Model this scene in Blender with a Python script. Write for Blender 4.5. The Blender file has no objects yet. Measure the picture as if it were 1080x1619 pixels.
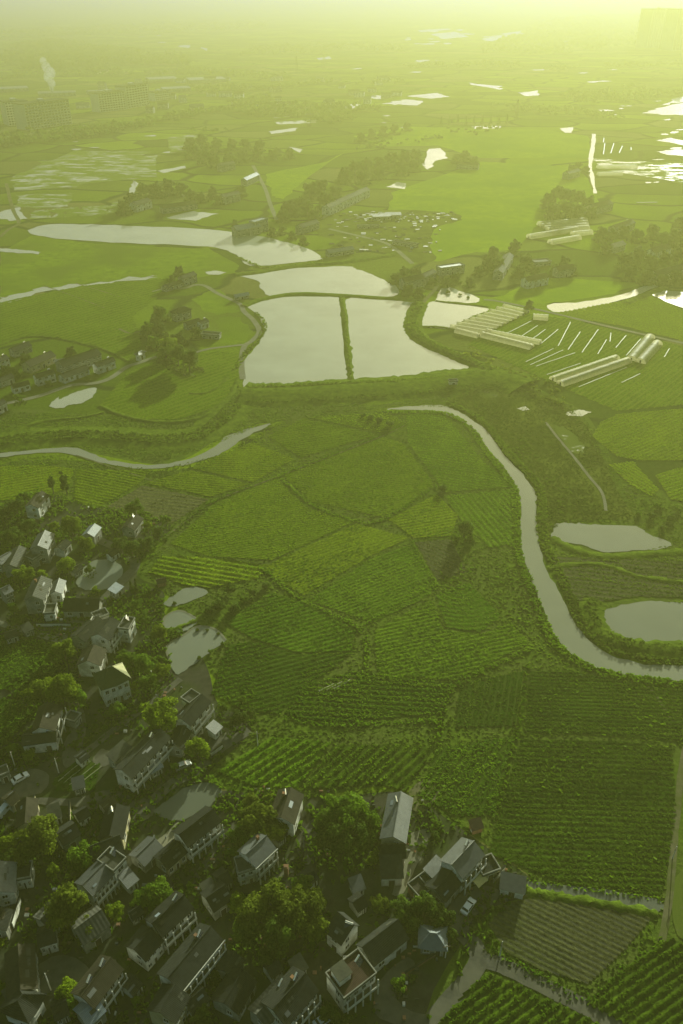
import bpy, bmesh, math, random
import numpy as np
from mathutils import Vector, Matrix
R = math.radians
random.seed(7); rng = np.random.default_rng(7)
scene = bpy.context.scene
COL = scene.collection

# ------------------------------------------------------------------ camera
H, F, PITCH = 180.0, 1280.0, math.atan(830/1280.0)      # height m, focal length in photo pixels, tilt
IW, IH = 1080.0, 1619.0
cd = bpy.data.cameras.new('camera'); cam = bpy.data.objects.new('camera', cd); COL.objects.link(cam)
cam.location = (0, 0, H); cam.rotation_euler = (math.pi/2-PITCH, 0, 0)
cd.sensor_fit = 'VERTICAL'; cd.sensor_height = 36; cd.lens = F/IH*36
cd.clip_start = 1; cd.clip_end = 90000
scene.camera = cam
# ------------------------------------------------------------------ world, sun, exposure
SUN_EL, SUN_AZ = R(14.0), R(22.0)                        # azimuth to the right of the view
w = bpy.data.worlds.new('World'); scene.world = w; w.use_nodes = True
nt = w.node_tree; nt.nodes.clear()
sky = nt.nodes.new('ShaderNodeTexSky'); sky.sky_type = 'NISHITA'; sky.sun_disc = False
sky.sun_elevation = SUN_EL; sky.sun_rotation = SUN_AZ; sky.air_density = 1.0; sky.dust_density = 6.0; sky.ozone_density = 0.6
tint = nt.nodes.new('ShaderNodeMix'); tint.data_type = 'RGBA'; tint.blend_type = 'MULTIPLY'
tint.inputs[0].default_value = 1.0; tint.inputs[7].default_value = (0.96, 1.0, 0.74, 1)
bg = nt.nodes.new('ShaderNodeBackground'); bg.inputs['Strength'].default_value = 0.045
wo = nt.nodes.new('ShaderNodeOutputWorld')
nt.links.new(sky.outputs[0], tint.inputs[6]); nt.links.new(tint.outputs[2], bg.inputs[0]); nt.links.new(bg.outputs[0], wo.inputs[0])
sd = bpy.data.lights.new('sun', 'SUN'); sd.energy = 5.0; sd.angle = R(0.5); sd.color = (1.0, 0.94, 0.50)
sun = bpy.data.objects.new('sun', sd); COL.objects.link(sun)
sun.rotation_euler = (math.pi/2-SUN_EL, 0, math.pi-SUN_AZ)   # -Z points away from the sun
sun.location = (300, 300, 400)
vs = scene.view_settings; vs.view_transform = 'Standard'; vs.look = 'None'; vs.gamma = 1; vs.exposure = 1.56; vs.use_white_balance = True; vs.white_balance_temperature = 6500; vs.white_balance_tint = -12
scene.cycles.max_bounces = 6; scene.cycles.volume_bounces = 2; scene.cycles.transparent_max_bounces = 8
scene.cycles.sample_clamp_indirect = 4.0; scene.cycles.sample_clamp_direct = 0.6
scene.cycles.use_denoising = True

# ------------------------------------------------------------------ photograph pixel -> point on the land
CP, SP = math.cos(PITCH), math.sin(PITCH)
def P(x, y, z=0.0):
    u, v = (x-IW/2)/F, (y-IH/2)/F
    d = Vector((u, CP - v*SP, -SP - v*CP))
    t = (z-H)/d.z
    return Vector((d.x*t, d.y*t, z))
def Pn(pts, z=0.0):
    return np.array([tuple(P(x, y, z)) for x, y in pts])
def ppm(x, y, z=0.0):                                    # photo pixels per metre there
    p = P(x, y, z); depth = p.y*CP + (H-p.z)*SP
    return F/depth

# ------------------------------------------------------------------ object helpers
def tag(o, label=None, cat=None, group=None, kind=None):
    if label: o['label'] = label
    if cat: o['category'] = cat
    if group: o['group'] = group
    if kind: o['kind'] = kind
    return o
def empty(name, loc, rz, label, cat, group=None):
    o = bpy.data.objects.new(name, None); COL.objects.link(o); o.location = loc; o.rotation_euler = (0, 0, rz)
    o.empty_display_size = 1
    return tag(o, label, cat, group)
def link_mesh(name, me, parent=None):
    o = bpy.data.objects.new(name, me); COL.objects.link(o)
    if parent: o.parent = parent
    return o
def np_mesh(name, v, f, mats, attr=None, mi=None, smooth=False):
    v = np.asarray(v, dtype=np.float32); f = np.asarray(f, dtype=np.int32)
    me = bpy.data.meshes.new(name); k = f.shape[1]
    me.vertices.add(len(v)); me.vertices.foreach_set('co', v.ravel())
    me.loops.add(f.size); me.loops.foreach_set('vertex_index', f.ravel())
    me.polygons.add(len(f)); me.polygons.foreach_set('loop_start', np.arange(len(f), dtype=np.int32)*k)
    if attr:
        for n, a in attr.items():
            t = me.attributes.new(n, 'FLOAT', 'POINT'); t.data.foreach_set('value', np.asarray(a, dtype=np.float32))
    for m in (mats if isinstance(mats, (list, tuple)) else [mats]): me.materials.append(m)
    if mi is not None: me.polygons.foreach_set('material_index', np.asarray(mi, dtype=np.int32))
    if smooth: me.polygons.foreach_set('use_smooth', np.ones(len(f), dtype=bool))
    me.update(calc_edges=True); me.validate()
    return me
class MB:
    def __init__(s): s.v, s.f, s.m = [], [], []
    def quad(s, *p, m=0):
        n = len(s.v); s.v += [tuple(q) for q in p]; s.f.append(tuple(range(n, n+len(p)))); s.m.append(m)
    def box(s, x0, y0, z0, x1, y1, z1, m=0):
        n = len(s.v)
        s.v += [(x0,y0,z0),(x1,y0,z0),(x1,y1,z0),(x0,y1,z0),(x0,y0,z1),(x1,y0,z1),(x1,y1,z1),(x0,y1,z1)]
        for f in ((0,3,2,1),(4,5,6,7),(0,1,5,4),(1,2,6,5),(2,3,7,6),(3,0,4,7)):
            s.f.append(tuple(n+i for i in f)); s.m.append(m)
    def tube(s, p0, p1, r0, r1=None, n=7, m=0):
        r1 = r0 if r1 is None else r1
        p0, p1 = Vector(p0), Vector(p1); d = (p1-p0).normalized()
        a = d.orthogonal().normalized(); b = d.cross(a); k = len(s.v)
        for p, r in ((p0, r0), (p1, r1)):
            for i in range(n):
                t = 2*math.pi*i/n; s.v.append(tuple(p + a*math.cos(t)*r + b*math.sin(t)*r))
        for i in range(n):
            j = (i+1) % n; s.f.append((k+i, k+j, k+n+j, k+n+i)); s.m.append(m)
        s.f.append(tuple(k+i for i in reversed(range(n)))); s.m.append(m)
        s.f.append(tuple(k+n+i for i in range(n))); s.m.append(m)
    def mesh(s, name, mats):
        me = bpy.data.meshes.new(name); me.from_pydata(s.v, [], s.f)
        for m in (mats if isinstance(mats, (list, tuple)) else [mats]): me.materials.append(m)
        me.polygons.foreach_set('material_index', s.m); me.update()
        return me
    def build(s, name, mats, parent=None):
        return link_mesh(name, s.mesh(name, mats), parent)

# ------------------------------------------------------------------ materials
def mat(name): 
    m = bpy.data.materials.new(name); m.use_nodes = True; n = m.node_tree; n.nodes.clear()
    return m, n.nodes, n.links
def NN(nodes, t, **kw):
    n = nodes.new(t)
    for k, v in kw.items(): setattr(n, k, v)
    return n
def ramp(nodes, links, src, stops):
    r = nodes.new('ShaderNodeValToRGB'); e = r.color_ramp.elements
    while len(e) < len(stops): e.new(0.5)
    for q, (p, c) in zip(e, stops): q.position = p; q.color = (*c, 1)
    links.new(src, r.inputs[0]); return r.outputs[0]
def noise(nodes, links, scale, detail=4, rough=.6, vec=None, dist=0.0):
    n = nodes.new('ShaderNodeTexNoise'); n.inputs['Scale'].default_value = scale; n.inputs['Detail'].default_value = detail
    n.inputs['Roughness'].default_value = rough; n.inputs['Distortion'].default_value = dist
    if vec is None:
        g = nodes.new('ShaderNodeNewGeometry'); vec = g.outputs['Position']
    links.new(vec, n.inputs['Vector']); return n.outputs['Fac']
def mixc(nodes, links, fac, a, b, mode='MIX'):
    m = nodes.new('ShaderNodeMix'); m.data_type = 'RGBA'; m.blend_type = mode
    for i, q in ((0, fac), (6, a), (7, b)):
        if hasattr(q, 'is_linked') or hasattr(q, 'links'): links.new(q, m.inputs[i])
        elif i == 0: m.inputs[0].default_value = q
        else: m.inputs[i].default_value = (*q, 1)
    return m.outputs[2]
def finish(nodes, links, color, rough=.9, bump=None, bstr=.3, bdist=.1, transl=0.0, spec=.3, metal=0.0):
    p = nodes.new('ShaderNodeBsdfPrincipled'); o = nodes.new('ShaderNodeOutputMaterial')
    if isinstance(color, tuple): p.inputs['Base Color'].default_value = (*color, 1)
    else: links.new(color, p.inputs['Base Color'])
    p.inputs['Roughness'].default_value = rough; p.inputs['Specular IOR Level'].default_value = spec; p.inputs['Metallic'].default_value = metal
    if bump is not None:
        b = nodes.new('ShaderNodeBump'); b.inputs['Strength'].default_value = bstr; b.inputs['Distance'].default_value = bdist
        links.new(bump, b.inputs['Height']); links.new(b.outputs[0], p.inputs['Normal'])
    if transl:
        t = nodes.new('ShaderNodeBsdfTranslucent'); x = nodes.new('ShaderNodeMixShader'); x.inputs[0].default_value = transl
        if isinstance(color, tuple): t.inputs[0].default_value = (*color, 1)
        else: links.new(color, t.inputs[0])
        links.new(p.outputs[0], x.inputs[1]); links.new(t.outputs[0], x.inputs[2]); links.new(x.outputs[0], o.inputs[0])
    else: links.new(p.outputs[0], o.inputs[0])
def sc(c, k): return tuple(min(1, q*k) for q in c)
def M_mottle(name, a, b, scale=.4, rough=.9, bstr=.4, bdist=.1, bscale=None, transl=0.0, detail=5, spec=.0, c=None, cscale=.03):
    m, n, l = mat(name)
    f = noise(n, l, scale, detail); col = ramp(n, l, f, [(.32, a), (.68, b)])
    if c is not None:
        col = mixc(n, l, ramp(n, l, noise(n, l, cscale, 4), [(.42, (0,0,0)), (.62, (1,1,1))]), col, c)
    finish(n, l, col, rough, noise(n, l, bscale or scale*4, 5), bstr, bdist, transl, spec); return m
def M_leaf(name, a, b, transl=.45):
    m, n, l = mat(name)
    oi = n.new('ShaderNodeObjectInfo'); at = NN(n, 'ShaderNodeAttribute', attribute_name='tone')
    col = mixc(n, l, at.outputs['Fac'], a, b)
    hs = n.new('ShaderNodeHueSaturation'); mr = n.new('ShaderNodeMapRange'); mr.inputs[3].default_value = .8; mr.inputs[4].default_value = 1.2
    l.new(oi.outputs['Random'], mr.inputs[0]); l.new(mr.outputs[0], hs.inputs['Value']); l.new(col, hs.inputs['Color'])
    finish(n, l, hs.outputs[0], .75, transl=transl, spec=.04); return m
def M_field(name, green, green2, soil, patch=.035):
    m, n, l = mat(name)
    at = NN(n, 'ShaderNodeAttribute', attribute_name='ridge')
    f = noise(n, l, patch, 6, .7, None, .4); g = ramp(n, l, f, [(.3, sc(green, .8)), (.5, green), (.7, green2)])
    f2 = noise(n, l, 1.1, 4, .7); g = mixc(n, l, ramp(n, l, f2, [(.35, (.55,.55,.55)), (.7, (1.25,1.2,1.1))]), (0,0,0), g)
    g2 = mixc(n, l, 1.0, g, ramp(n, l, f2, [(.3, (.6,.6,.6)), (.7, (1,1,1))]), 'MULTIPLY')
    oi = n.new('ShaderNodeObjectInfo'); hv = n.new('ShaderNodeHueSaturation'); mr = n.new('ShaderNodeMapRange'); mr.inputs[3].default_value = .78; mr.inputs[4].default_value = 1.2
    l.new(oi.outputs['Random'], mr.inputs[0]); l.new(mr.outputs[0], hv.inputs['Value']); l.new(g2, hv.inputs['Color']); g2 = hv.outputs[0]
    m2 = n.new('ShaderNodeMapRange'); m2.inputs[3].default_value = .51; m2.inputs[4].default_value = .485; l.new(oi.outputs['Random'], m2.inputs[0]); l.new(m2.outputs[0], hv.inputs['Hue'])
    col = mixc(n, l, ramp(n, l, at.outputs['Fac'], [(.05, (0,0,0)), (.5, (1,1,1))]), soil, g2)
    finish(n, l, col, .9, noise(n, l, 2.5, 5, .7), .6, .2, spec=0); return m
def M_water(name, base, bscale=.6, bstr=.04, rough=.06, mot=None):
    m, n, l = mat(name)
    p = n.new('ShaderNodeBsdfPrincipled'); o = n.new('ShaderNodeOutputMaterial')
    col = ramp(n, l, noise(n, l, .03, 3), [(.3, base), (.7, sc(base, .8))])
    l.new(col, p.inputs['Base Color']); p.inputs['Roughness'].default_value = rough; p.inputs['IOR'].default_value = 1.33
    p.inputs['Specular IOR Level'].default_value = .5
    b = n.new('ShaderNodeBump'); b.inputs['Strength'].default_value = bstr; b.inputs['Distance'].default_value = .1
    l.new(noise(n, l, bscale, 3), b.inputs['Height']); l.new(b.outputs[0], p.inputs['Normal'])
    if mot:                                              # shoots and mud standing out of the water
        d = n.new('ShaderNodeBsdfDiffuse'); d.inputs[0].default_value = (*mot[0], 1)
        g = n.new('ShaderNodeNewGeometry'); mp = n.new('ShaderNodeMapping'); mp.inputs['Scale'].default_value = mot[2]; mp.inputs['Rotation'].default_value = (0,0,mot[3])
        l.new(g.outputs['Position'], mp.inputs[0])
        f = ramp(n, l, noise(n, l, 1.0, 8, .74, mp.outputs[0], .6), [(mot[1]-.04, (0,0,0)), (mot[1]+.04, (1,1,1))])
        x = n.new('ShaderNodeMixShader'); l.new(f, x.inputs[0]); l.new(p.outputs[0], x.inputs[1]); l.new(d.outputs[0], x.inputs[2]); l.new(x.outputs[0], o.inputs[0])
    else: l.new(p.outputs[0], o.inputs[0])
    return m
def M_roof(name, a, b, pitch=.3, rough=.85, spec=.06, axis='X'):
    m, n, l = mat(name)
    tc = n.new('ShaderNodeTexCoord')
    wv = n.new('ShaderNodeTexWave'); wv.wave_type = 'BANDS'; wv.bands_direction = axis; wv.inputs['Scale'].default_value = .314/pitch; wv.inputs['Distortion'].default_value = .3
    l.new(tc.outputs['Object'], wv.inputs['Vector'])
    f = noise(n, l, .9, 6, .65); col = ramp(n, l, f, [(.3, a), (.7, b)])
    oi = n.new('ShaderNodeObjectInfo'); hv = n.new('ShaderNodeHueSaturation'); mr = n.new('ShaderNodeMapRange'); mr.inputs[3].default_value = .65; mr.inputs[4].default_value = 1.3
    l.new(oi.outputs['Random'], mr.inputs[0]); l.new(mr.outputs[0], hv.inputs['Value']); l.new(col, hv.inputs['Color']); col = hv.outputs[0]
    st = noise(n, l, .25, 3); col = mixc(n, l, ramp(n, l, st, [(.55, (0,0,0)), (.72, (.6,.6,.6))]), col, sc(a, .6))
    col = mixc(n, l, .35, col, mixc(n, l, 1.0, col, wv.outputs['Color'], 'MULTIPLY'))
    finish(n, l, col, rough, wv.outputs['Fac'], .5, .06, spec=spec); return m
def M_plain(name, a, rough=.6, spec=.4, metal=0.0, var=.25, scale=1.2):
    m, n, l = mat(name); f = noise(n, l, scale, 5, .65)
    finish(n, l, ramp(n, l, f, [(.3, sc(a, 1-var)), (.7, a)]), rough, spec=spec, metal=metal); return m

M = {}
M['field_a'] = M_field('green crop', (.140,.220,.009), (.185,.270,.011), (.100,.140,.014))
M['field_b'] = M_field('lush crop', (.090,.180,.010), (.130,.230,.013), (.070,.112,.013))
M['field_c'] = M_field('dark crop', (.046,.092,.008), (.072,.128,.010), (.040,.064,.011))
M['field_d'] = M_field('fallow', (.10,.115,.045), (.085,.11,.03), (.07,.068,.04))
M['field_e'] = M_field('stubble paddy', (.105,.110,.045), (.080,.098,.030), (.055,.058,.042))
# ground: parcels of green, olive and fallow land far off, rough grass close by
m, n, l = mat('open land')
g = n.new('ShaderNodeNewGeometry')
mp = n.new('ShaderNodeMapping'); mp.inputs['Rotation'].default_value = (0,0,.35); mp.inputs['Scale'].default_value = (1/95, 1/60, 1)
nz = n.new('ShaderNodeTexNoise'); nz.inputs['Scale'].default_value = .008; nz.inputs['Detail'].default_value = 3
l.new(g.outputs['Position'], nz.inputs['Vector'])
ad = n.new('ShaderNodeVectorMath'); ad.operation = 'MULTIPLY_ADD'; ad.inputs[1].default_value = (70,70,0)
l.new(nz.outputs['Color'], ad.inputs[0]); l.new(g.outputs['Position'], ad.inputs[2]); l.new(ad.outputs[0], mp.inputs[0])
vo = n.new('ShaderNodeTexVoronoi'); vo.voronoi_dimensions = '2D'; vo.inputs['Scale'].default_value = 1; vo.inputs['Randomness'].default_value = .75
l.new(mp.outputs[0], vo.inputs['Vector'])
sp = n.new('ShaderNodeSeparateColor'); l.new(vo.outputs['Color'], sp.inputs[0])
cell = ramp(n, l, sp.outputs[0], [(0,(.05,.08,.012)), (.25,(.11,.175,.013)), (.5,(.19,.285,.014)), (.75,(.13,.195,.018)), (.9,(.18,.185,.06))])
ve = n.new('ShaderNodeTexVoronoi'); ve.voronoi_dimensions = '2D'; ve.feature = 'DISTANCE_TO_EDGE'; ve.inputs['Scale'].default_value = 1; ve.inputs['Randomness'].default_value = .75
l.new(mp.outputs[0], ve.inputs['Vector'])
bund = ramp(n, l, ve.outputs['Distance'], [(.02,(1,1,1)), (.06,(0,0,0))])
cell = mixc(n, l, bund, cell, (.035,.052,.014))
big = ramp(n, l, noise(n, l, .0035, 5, .6), [(.42,(0,0,0)), (.56,(1,1,1))])
cell = mixc(n, l, big, cell, mixc(n, l, .5, cell, (.05,.072,.016)))
det = noise(n, l, .5, 6, .7); cell = mixc(n, l, 1.0, cell, ramp(n, l, det, [(.3,(.55,.55,.5)), (.7,(1.0,1.0,1.0))]), 'MULTIPLY')
finish(n, l, cell, .95, noise(n, l, 1.2, 6, .7), .7, .3, spec=0)
M['ground'] = m
M['rough'] = M_mottle('rough grass', (.045,.075,.011), (.095,.145,.016), .25, c=(.075,.10,.022), cscale=.05, bstr=.8, bdist=.4, bscale=.9)
M['marsh'] = M_mottle('marsh', (.040,.058,.010), (.075,.10,.016), .12, c=(.10,.125,.022), cscale=.035, bstr=.9, bdist=.5, bscale=.7)
M['bank'] = M_mottle('grass bank', (.050,.078,.011), (.105,.155,.017), .3, bstr=.9, bdist=.4, bscale=.9)
M['meadow'] = M_mottle('meadow', (.085,.140,.010), (.155,.235,.014), .16, c=(.09,.135,.014), cscale=.02, bstr=.9, bdist=.4, bscale=.8, detail=9)
M['bright'] = M_mottle('bright field', (.135,.215,.011), (.195,.285,.012), .12, c=(.12,.20,.014), cscale=.012, bstr=.8, bdist=.35, bscale=.8, detail=9)
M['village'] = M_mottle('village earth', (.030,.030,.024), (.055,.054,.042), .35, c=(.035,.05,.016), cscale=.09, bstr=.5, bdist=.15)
M['concrete'] = M_mottle('yard concrete', (.055,.055,.048), (.10,.098,.085), .5, .85, .25, .04, c=(.11,.108,.085), cscale=.12)
M['pave'] = M_mottle('pale lane', (.15,.147,.115), (.21,.205,.16), .6, .9, .25, .04, c=(.15,.15,.11), cscale=.15)
M['dirt'] = M_mottle('earth track', (.09,.088,.05), (.14,.132,.08), .7, .95, .4, .06, c=(.08,.095,.03), cscale=.2)
M['water'] = M_water('pond water', (.36,.37,.30))
M['river'] = M_water('river water', (.21,.22,.17), .5, .08)
M['mud'] = M_water('muddy water', (.105,.115,.092), .7, .06, .15)
M['paddy'] = M_water('flooded paddy', (.34,.35,.26), .8, .08, .1, ((.105,.155,.02), .455, (.03,.07,1), .12))
M['wet'] = M_water('wet mud', (.10,.10,.055), .8, .1, .2, ((.085,.115,.022), .385, (.12,.2,1), .5))
M['vpond'] = M_water('village pond water', (.19,.205,.165))
M['stubble'] = M_water('stubble in water', (.11,.115,.085), .8, .06, .15, ((.115,.125,.045), .50, (.10,.22,1), -.5))
M['leaf_bright'] = M_leaf('spring leaves', (.085,.130,.007), (.19,.265,.012))
M['leaf_mid'] = M_leaf('green leaves', (.055,.105,.008), (.135,.225,.013))
M['leaf_dark'] = M_leaf('evergreen leaves', (.038,.068,.009), (.090,.145,.014), .4)
M['leaf_grove'] = M_leaf('grove leaves', (.032,.054,.009), (.072,.112,.013), .4)
M['leaf_olive'] = M_leaf('olive leaves', (.065,.092,.009), (.140,.185,.015))
M['tuft_a'] = M_leaf('crop leaves', (.100,.190,.010), (.20,.30,.016), .5)
M['tuft_b'] = M_leaf('deep crop leaves', (.065,.135,.009), (.145,.245,.013), .5)
M['tuft_c'] = M_leaf('dark crop leaves', (.046,.090,.007), (.100,.172,.010), .45)
M['tuft_d'] = M_leaf('dry stalks', (.10,.115,.035), (.20,.20,.07), .4)
M['tuft_w'] = M_leaf('wild grass', (.050,.085,.010), (.125,.195,.016), .45)
M['tuft_m'] = M_leaf('marsh reeds', (.040,.062,.009), (.085,.118,.015), .4)
M['bark'] = M_plain('bark', (.09,.075,.05), .95)

def setting(name, me, label, kind='structure'):
    return tag(link_mesh(name, me), label, kind=kind)
def smooth_line(p, k=5, closed=False):
    p = np.asarray(p, float); n_ = len(p); out = []
    rg = range(n_) if closed else range(n_-1)
    for i in rg:
        a = p[(i-1) % n_ if closed else max(i-1, 0)]; b = p[i]; c = p[(i+1) % n_]; d = p[(i+2) % n_ if closed else min(i+2, n_-1)]
        for q in range(k):
            t = q/k; out.append(.5*((2*b)+(c-a)*t+(2*a-5*b+4*c-d)*t*t+(3*b-a-3*c+d)*t**3))
    if not closed: out.append(p[-1])
    return np.array(out)
def sheet(name, px, z, m, label, jit=0.0, k=5, smooth=True, kind='structure'):
    p = Pn(px)
    if smooth: p = smooth_line(p, k, True)
    elif smooth is False: p = np.concatenate([p[i]+(p[(i+1) % len(p)]-p[i])*np.linspace(0, 1, 7)[:-1, None] for i in range(len(p))])
    if jit: p[:, :2] += rng.normal(0, jit, (len(p), 2))
    global ZC
    if z < .02: ZC += .006; z = ZC
    else: z += .09+(len(COL.objects) % 9)*.003
    p[:, 2] = z
    if area2(p) < 0: p = p[::-1]
    me = bpy.data.meshes.new(name); me.from_pydata([tuple(q) for q in p], [], [tuple(range(len(p)))]); me.materials.append(m)
    me.update(); return setting(name, me, label, kind)
ZC = .004
def area2(p): return float(np.sum(p[:,0]*np.roll(p[:,1],-1)-np.roll(p[:,0],-1)*p[:,1]))
def inside(poly, x, y):
    r = np.zeros(x.shape, bool); j = len(poly)-1
    for i in range(len(poly)):
        xi, yi = poly[i][:2]; xj, yj = poly[j][:2]
        c = ((yi > y) != (yj > y)) & (x < (xj-xi)*(y-yi)/(yj-yi+1e-12)+xi); r ^= c; j = i
    return r
def lowf(x, y, s, seed=0):
    q = np.random.default_rng(seed); t = 0
    for i in range(6):
        a = q.uniform(0, 6.28); f = s*q.uniform(.6, 2.2); t = t + np.sin((x*np.cos(a)+y*np.sin(a))*f+q.uniform(0, 6.28))
    return t/3.2
def ribbon(name, px, width, z, m, label, k=6, crown=0.0, side=0.0, jit=.0, kind='structure'):
    """a road, path or raised bank along a line; side > 0 gives sloping flanks that reach the ground"""
    c = smooth_line(Pn(px), k); t = np.gradient(c[:, :2], axis=0); t /= np.linalg.norm(t, axis=1)[:, None]+1e-9
    nr = np.stack([-t[:,1], t[:,0]], 1)
    if np.isscalar(width): width = np.full(len(c), width)
    else: width = np.interp(np.linspace(0, 1, len(c)), np.linspace(0, 1, len(width)), width)
    offs = [(-.5, z), (0, z+crown), (.5, z)]
    rows = [np.column_stack([c[:, :2]+nr*(width*o+rng.normal(0, jit, len(c)))[:, None], np.full(len(c), zz)]) for o, zz in offs]
    if side:
        for s_, at in ((-1, 0), (1, len(rows)+1)):
            e = np.column_stack([c[:, :2]+nr*((width*.5+side)*s_+rng.normal(0, jit*2, len(c)))[:, None], np.full(len(c), 0.0)])
            rows.insert(at, e)
    v = np.concatenate(rows); L = len(c); f = []
    for a in range(len(rows)-1):
        for i in range(L-1): f.append((a*L+i, (a+1)*L+i, (a+1)*L+i+1, a*L+i+1))
    f = [q[::-1] for q in f]
    return setting(name, np_mesh(name, v, f, m), label, kind)

def cards(x, y, z, h, wd, tone, lean=.5, per=2, k_=None):
    """leaf cards standing up from points; returns verts, quads, tone"""
    N = len(x); V, T = [], []
    for i in range(per):
        a = rng.uniform(0, 6.283, N); ca, sa = np.cos(a), np.sin(a)
        hh = h*rng.uniform(.6, 1.25, N); ww = wd*rng.uniform(.6, 1.3, N)*.5
        lx, ly = rng.normal(0, lean, N)*hh, rng.normal(0, lean, N)*hh
        b0 = np.stack([x-ca*ww, y-sa*ww, z], 1); b1 = np.stack([x+ca*ww, y+sa*ww, z], 1)
        t1 = np.stack([x+ca*ww*.55+lx, y+sa*ww*.55+ly, z+hh], 1); t0 = np.stack([x-ca*ww*.75+lx, y-sa*ww*.75+ly, z+hh*.9], 1)
        V.append(np.stack([b0, b1, t1, t0], 1)); tn = np.clip(tone+rng.normal(0, .08, N), 0, 1); T.append(np.repeat(tn[:, None], 4, 1))
    V = np.concatenate(V).reshape(-1, 3); return V, np.arange(len(V)).reshape(-1, 4), np.concatenate(T).ravel()
def tufts(name, px, dens, h, wd, m, label, jit=.6, dirp=None, spacing=None, z=0.0, per=2, holes=(), centre=None, world=False, thr=None, rowj=.13, lean=.5):
    p = np.asarray(px, float) if world else Pn(px)
    lo, hi = p[:, :2].min(0), p[:, :2].max(0); N = int((hi-lo).prod()*dens)
    x = rng.uniform(lo[0], hi[0], N); y = rng.uniform(lo[1], hi[1], N)
    if spacing:
        if centre is not None:
            c = P(*centre); r_ = np.hypot(x-c.x, y-c.y); a = np.arctan2(y-c.y, x-c.x); r2 = np.round(r_/spacing)*spacing+rng.normal(0, spacing*rowj, N)
            x, y = c.x+np.cos(a)*r2, c.y+np.sin(a)*r2
        else:
            a, b = P(*dirp[0]), P(*dirp[1]); d = np.array([b.x-a.x, b.y-a.y]); d /= np.linalg.norm(d); e = np.array([-d[1], d[0]])
            u = x*e[0]+y*e[1]; v = x*d[0]+y*d[1]; wob = lowf(u*.03, v, .06, 3)*.5*spacing
            u = np.round((u-wob)/spacing)*spacing+wob+rng.normal(0, spacing*rowj, N)
            x, y = u*e[0]+v*d[0], u*e[1]+v*d[1]
    k = inside(p, x, y)
    for hpx in holes: k &= ~inside(Pn(hpx), x, y)
    if thr is not None: k &= (lowf(x, y, .12, 5)+rng.normal(0, .25, N)) > thr
    x, y = x[k], y[k]
    if len(x) == 0: return
    tone = .5+.32*lowf(x, y, .09, 11)+.12*lowf(x, y, .5, 12)
    if spacing and centre is None: tone = tone+.42*lowf(x*e[0]+y*e[1], (x*d[0]+y*d[1])*.12, .7, 17)
    if spacing: tone = tone+rng.uniform(-.22, .22)
    tone = np.clip(tone, 0, 1)
    hm = h*(1+.3*lowf(x, y, .2, 13))
    V, Fq, T = cards(x, y, np.full(len(x), z), hm, wd, tone, lean, per=per)
    return setting(name, np_mesh(name, V, Fq, m, {'tone': T}), label, 'stuff')

FIELDS = []
def field(px, dirp, spacing, m, amp, label, tm=None, td=1.4, th=.45, tw=.5, centre=None, plants=None, dv=.8, z=.13, crisp=False):
    if not crisp: amp *= .75; th *= .42; td *= 1.8; tw *= 1.5
    p = Pn(px); FIELDS.append(px)
    a, b = P(*dirp[0]), P(*dirp[1]); d = np.array([b.x-a.x, b.y-a.y]); d /= np.linalg.norm(d); e = np.array([-d[1], d[0]])
    u = p[:,0]*e[0]+p[:,1]*e[1]; v = p[:,0]*d[0]+p[:,1]*d[1]
    du = spacing/4; U = np.arange(u.min()-du, u.max()+du, du); Vv = np.arange(v.min()-dv, v.max()+dv, dv)
    gu, gv = np.meshgrid(U, Vv, indexing='ij'); x = gu*e[0]+gv*d[0]; y = gu*e[1]+gv*d[1]
    if centre is not None: c = P(*centre); ph = np.hypot(x-c.x, y-c.y)
    else: ph = gu-lowf(gu*.03, gv, .06, 3)*.5*spacing
    rd = .5+.5*np.cos(2*np.pi*ph/spacing); rd = np.clip(rd+rng.normal(0, .16, rd.shape), 0, 1)
    hgt = z+amp*rd*(1+.35*lowf(x, y, .35, 21))+.10*amp*rng.normal(0, 1, rd.shape)
    hgt = np.maximum(hgt, z)
    nu, nv = rd.shape; idx = np.arange(nu*nv).reshape(nu, nv)
    cx = (x[:-1,:-1]+x[1:,1:])/2; cy = (y[:-1,:-1]+y[1:,1:])/2; k = inside(p, cx, cy)
    q = np.stack([idx[:-1,:-1], idx[1:,:-1], idx[1:,1:], idx[:-1,1:]], -1)[k]
    used = np.unique(q); rm = np.full(nu*nv, -1); rm[used] = np.arange(len(used))
    V = np.stack([x.ravel(), y.ravel(), hgt.ravel()], 1)[used]; q = rm[q]
    aa, bb, cc_ = V[q[0][0]], V[q[0][1]], V[q[0][2]]
    if np.cross(bb-aa, cc_-aa)[2] < 0: q = q[:, ::-1]
    setting('field', np_mesh('field', V, q, m, {'ridge': rd.ravel()[used]}), label)
    if tm is not None:
        tufts('crop_plants', px, td, th, tw, tm, plants or ('leafy crop growing in rows on the '+label), dirp=dirp, spacing=spacing, centre=centre, z=z+amp*.5, rowj=.15 if crisp else .19, lean=.5 if crisp else 1.1, thr=-.75)

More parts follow.
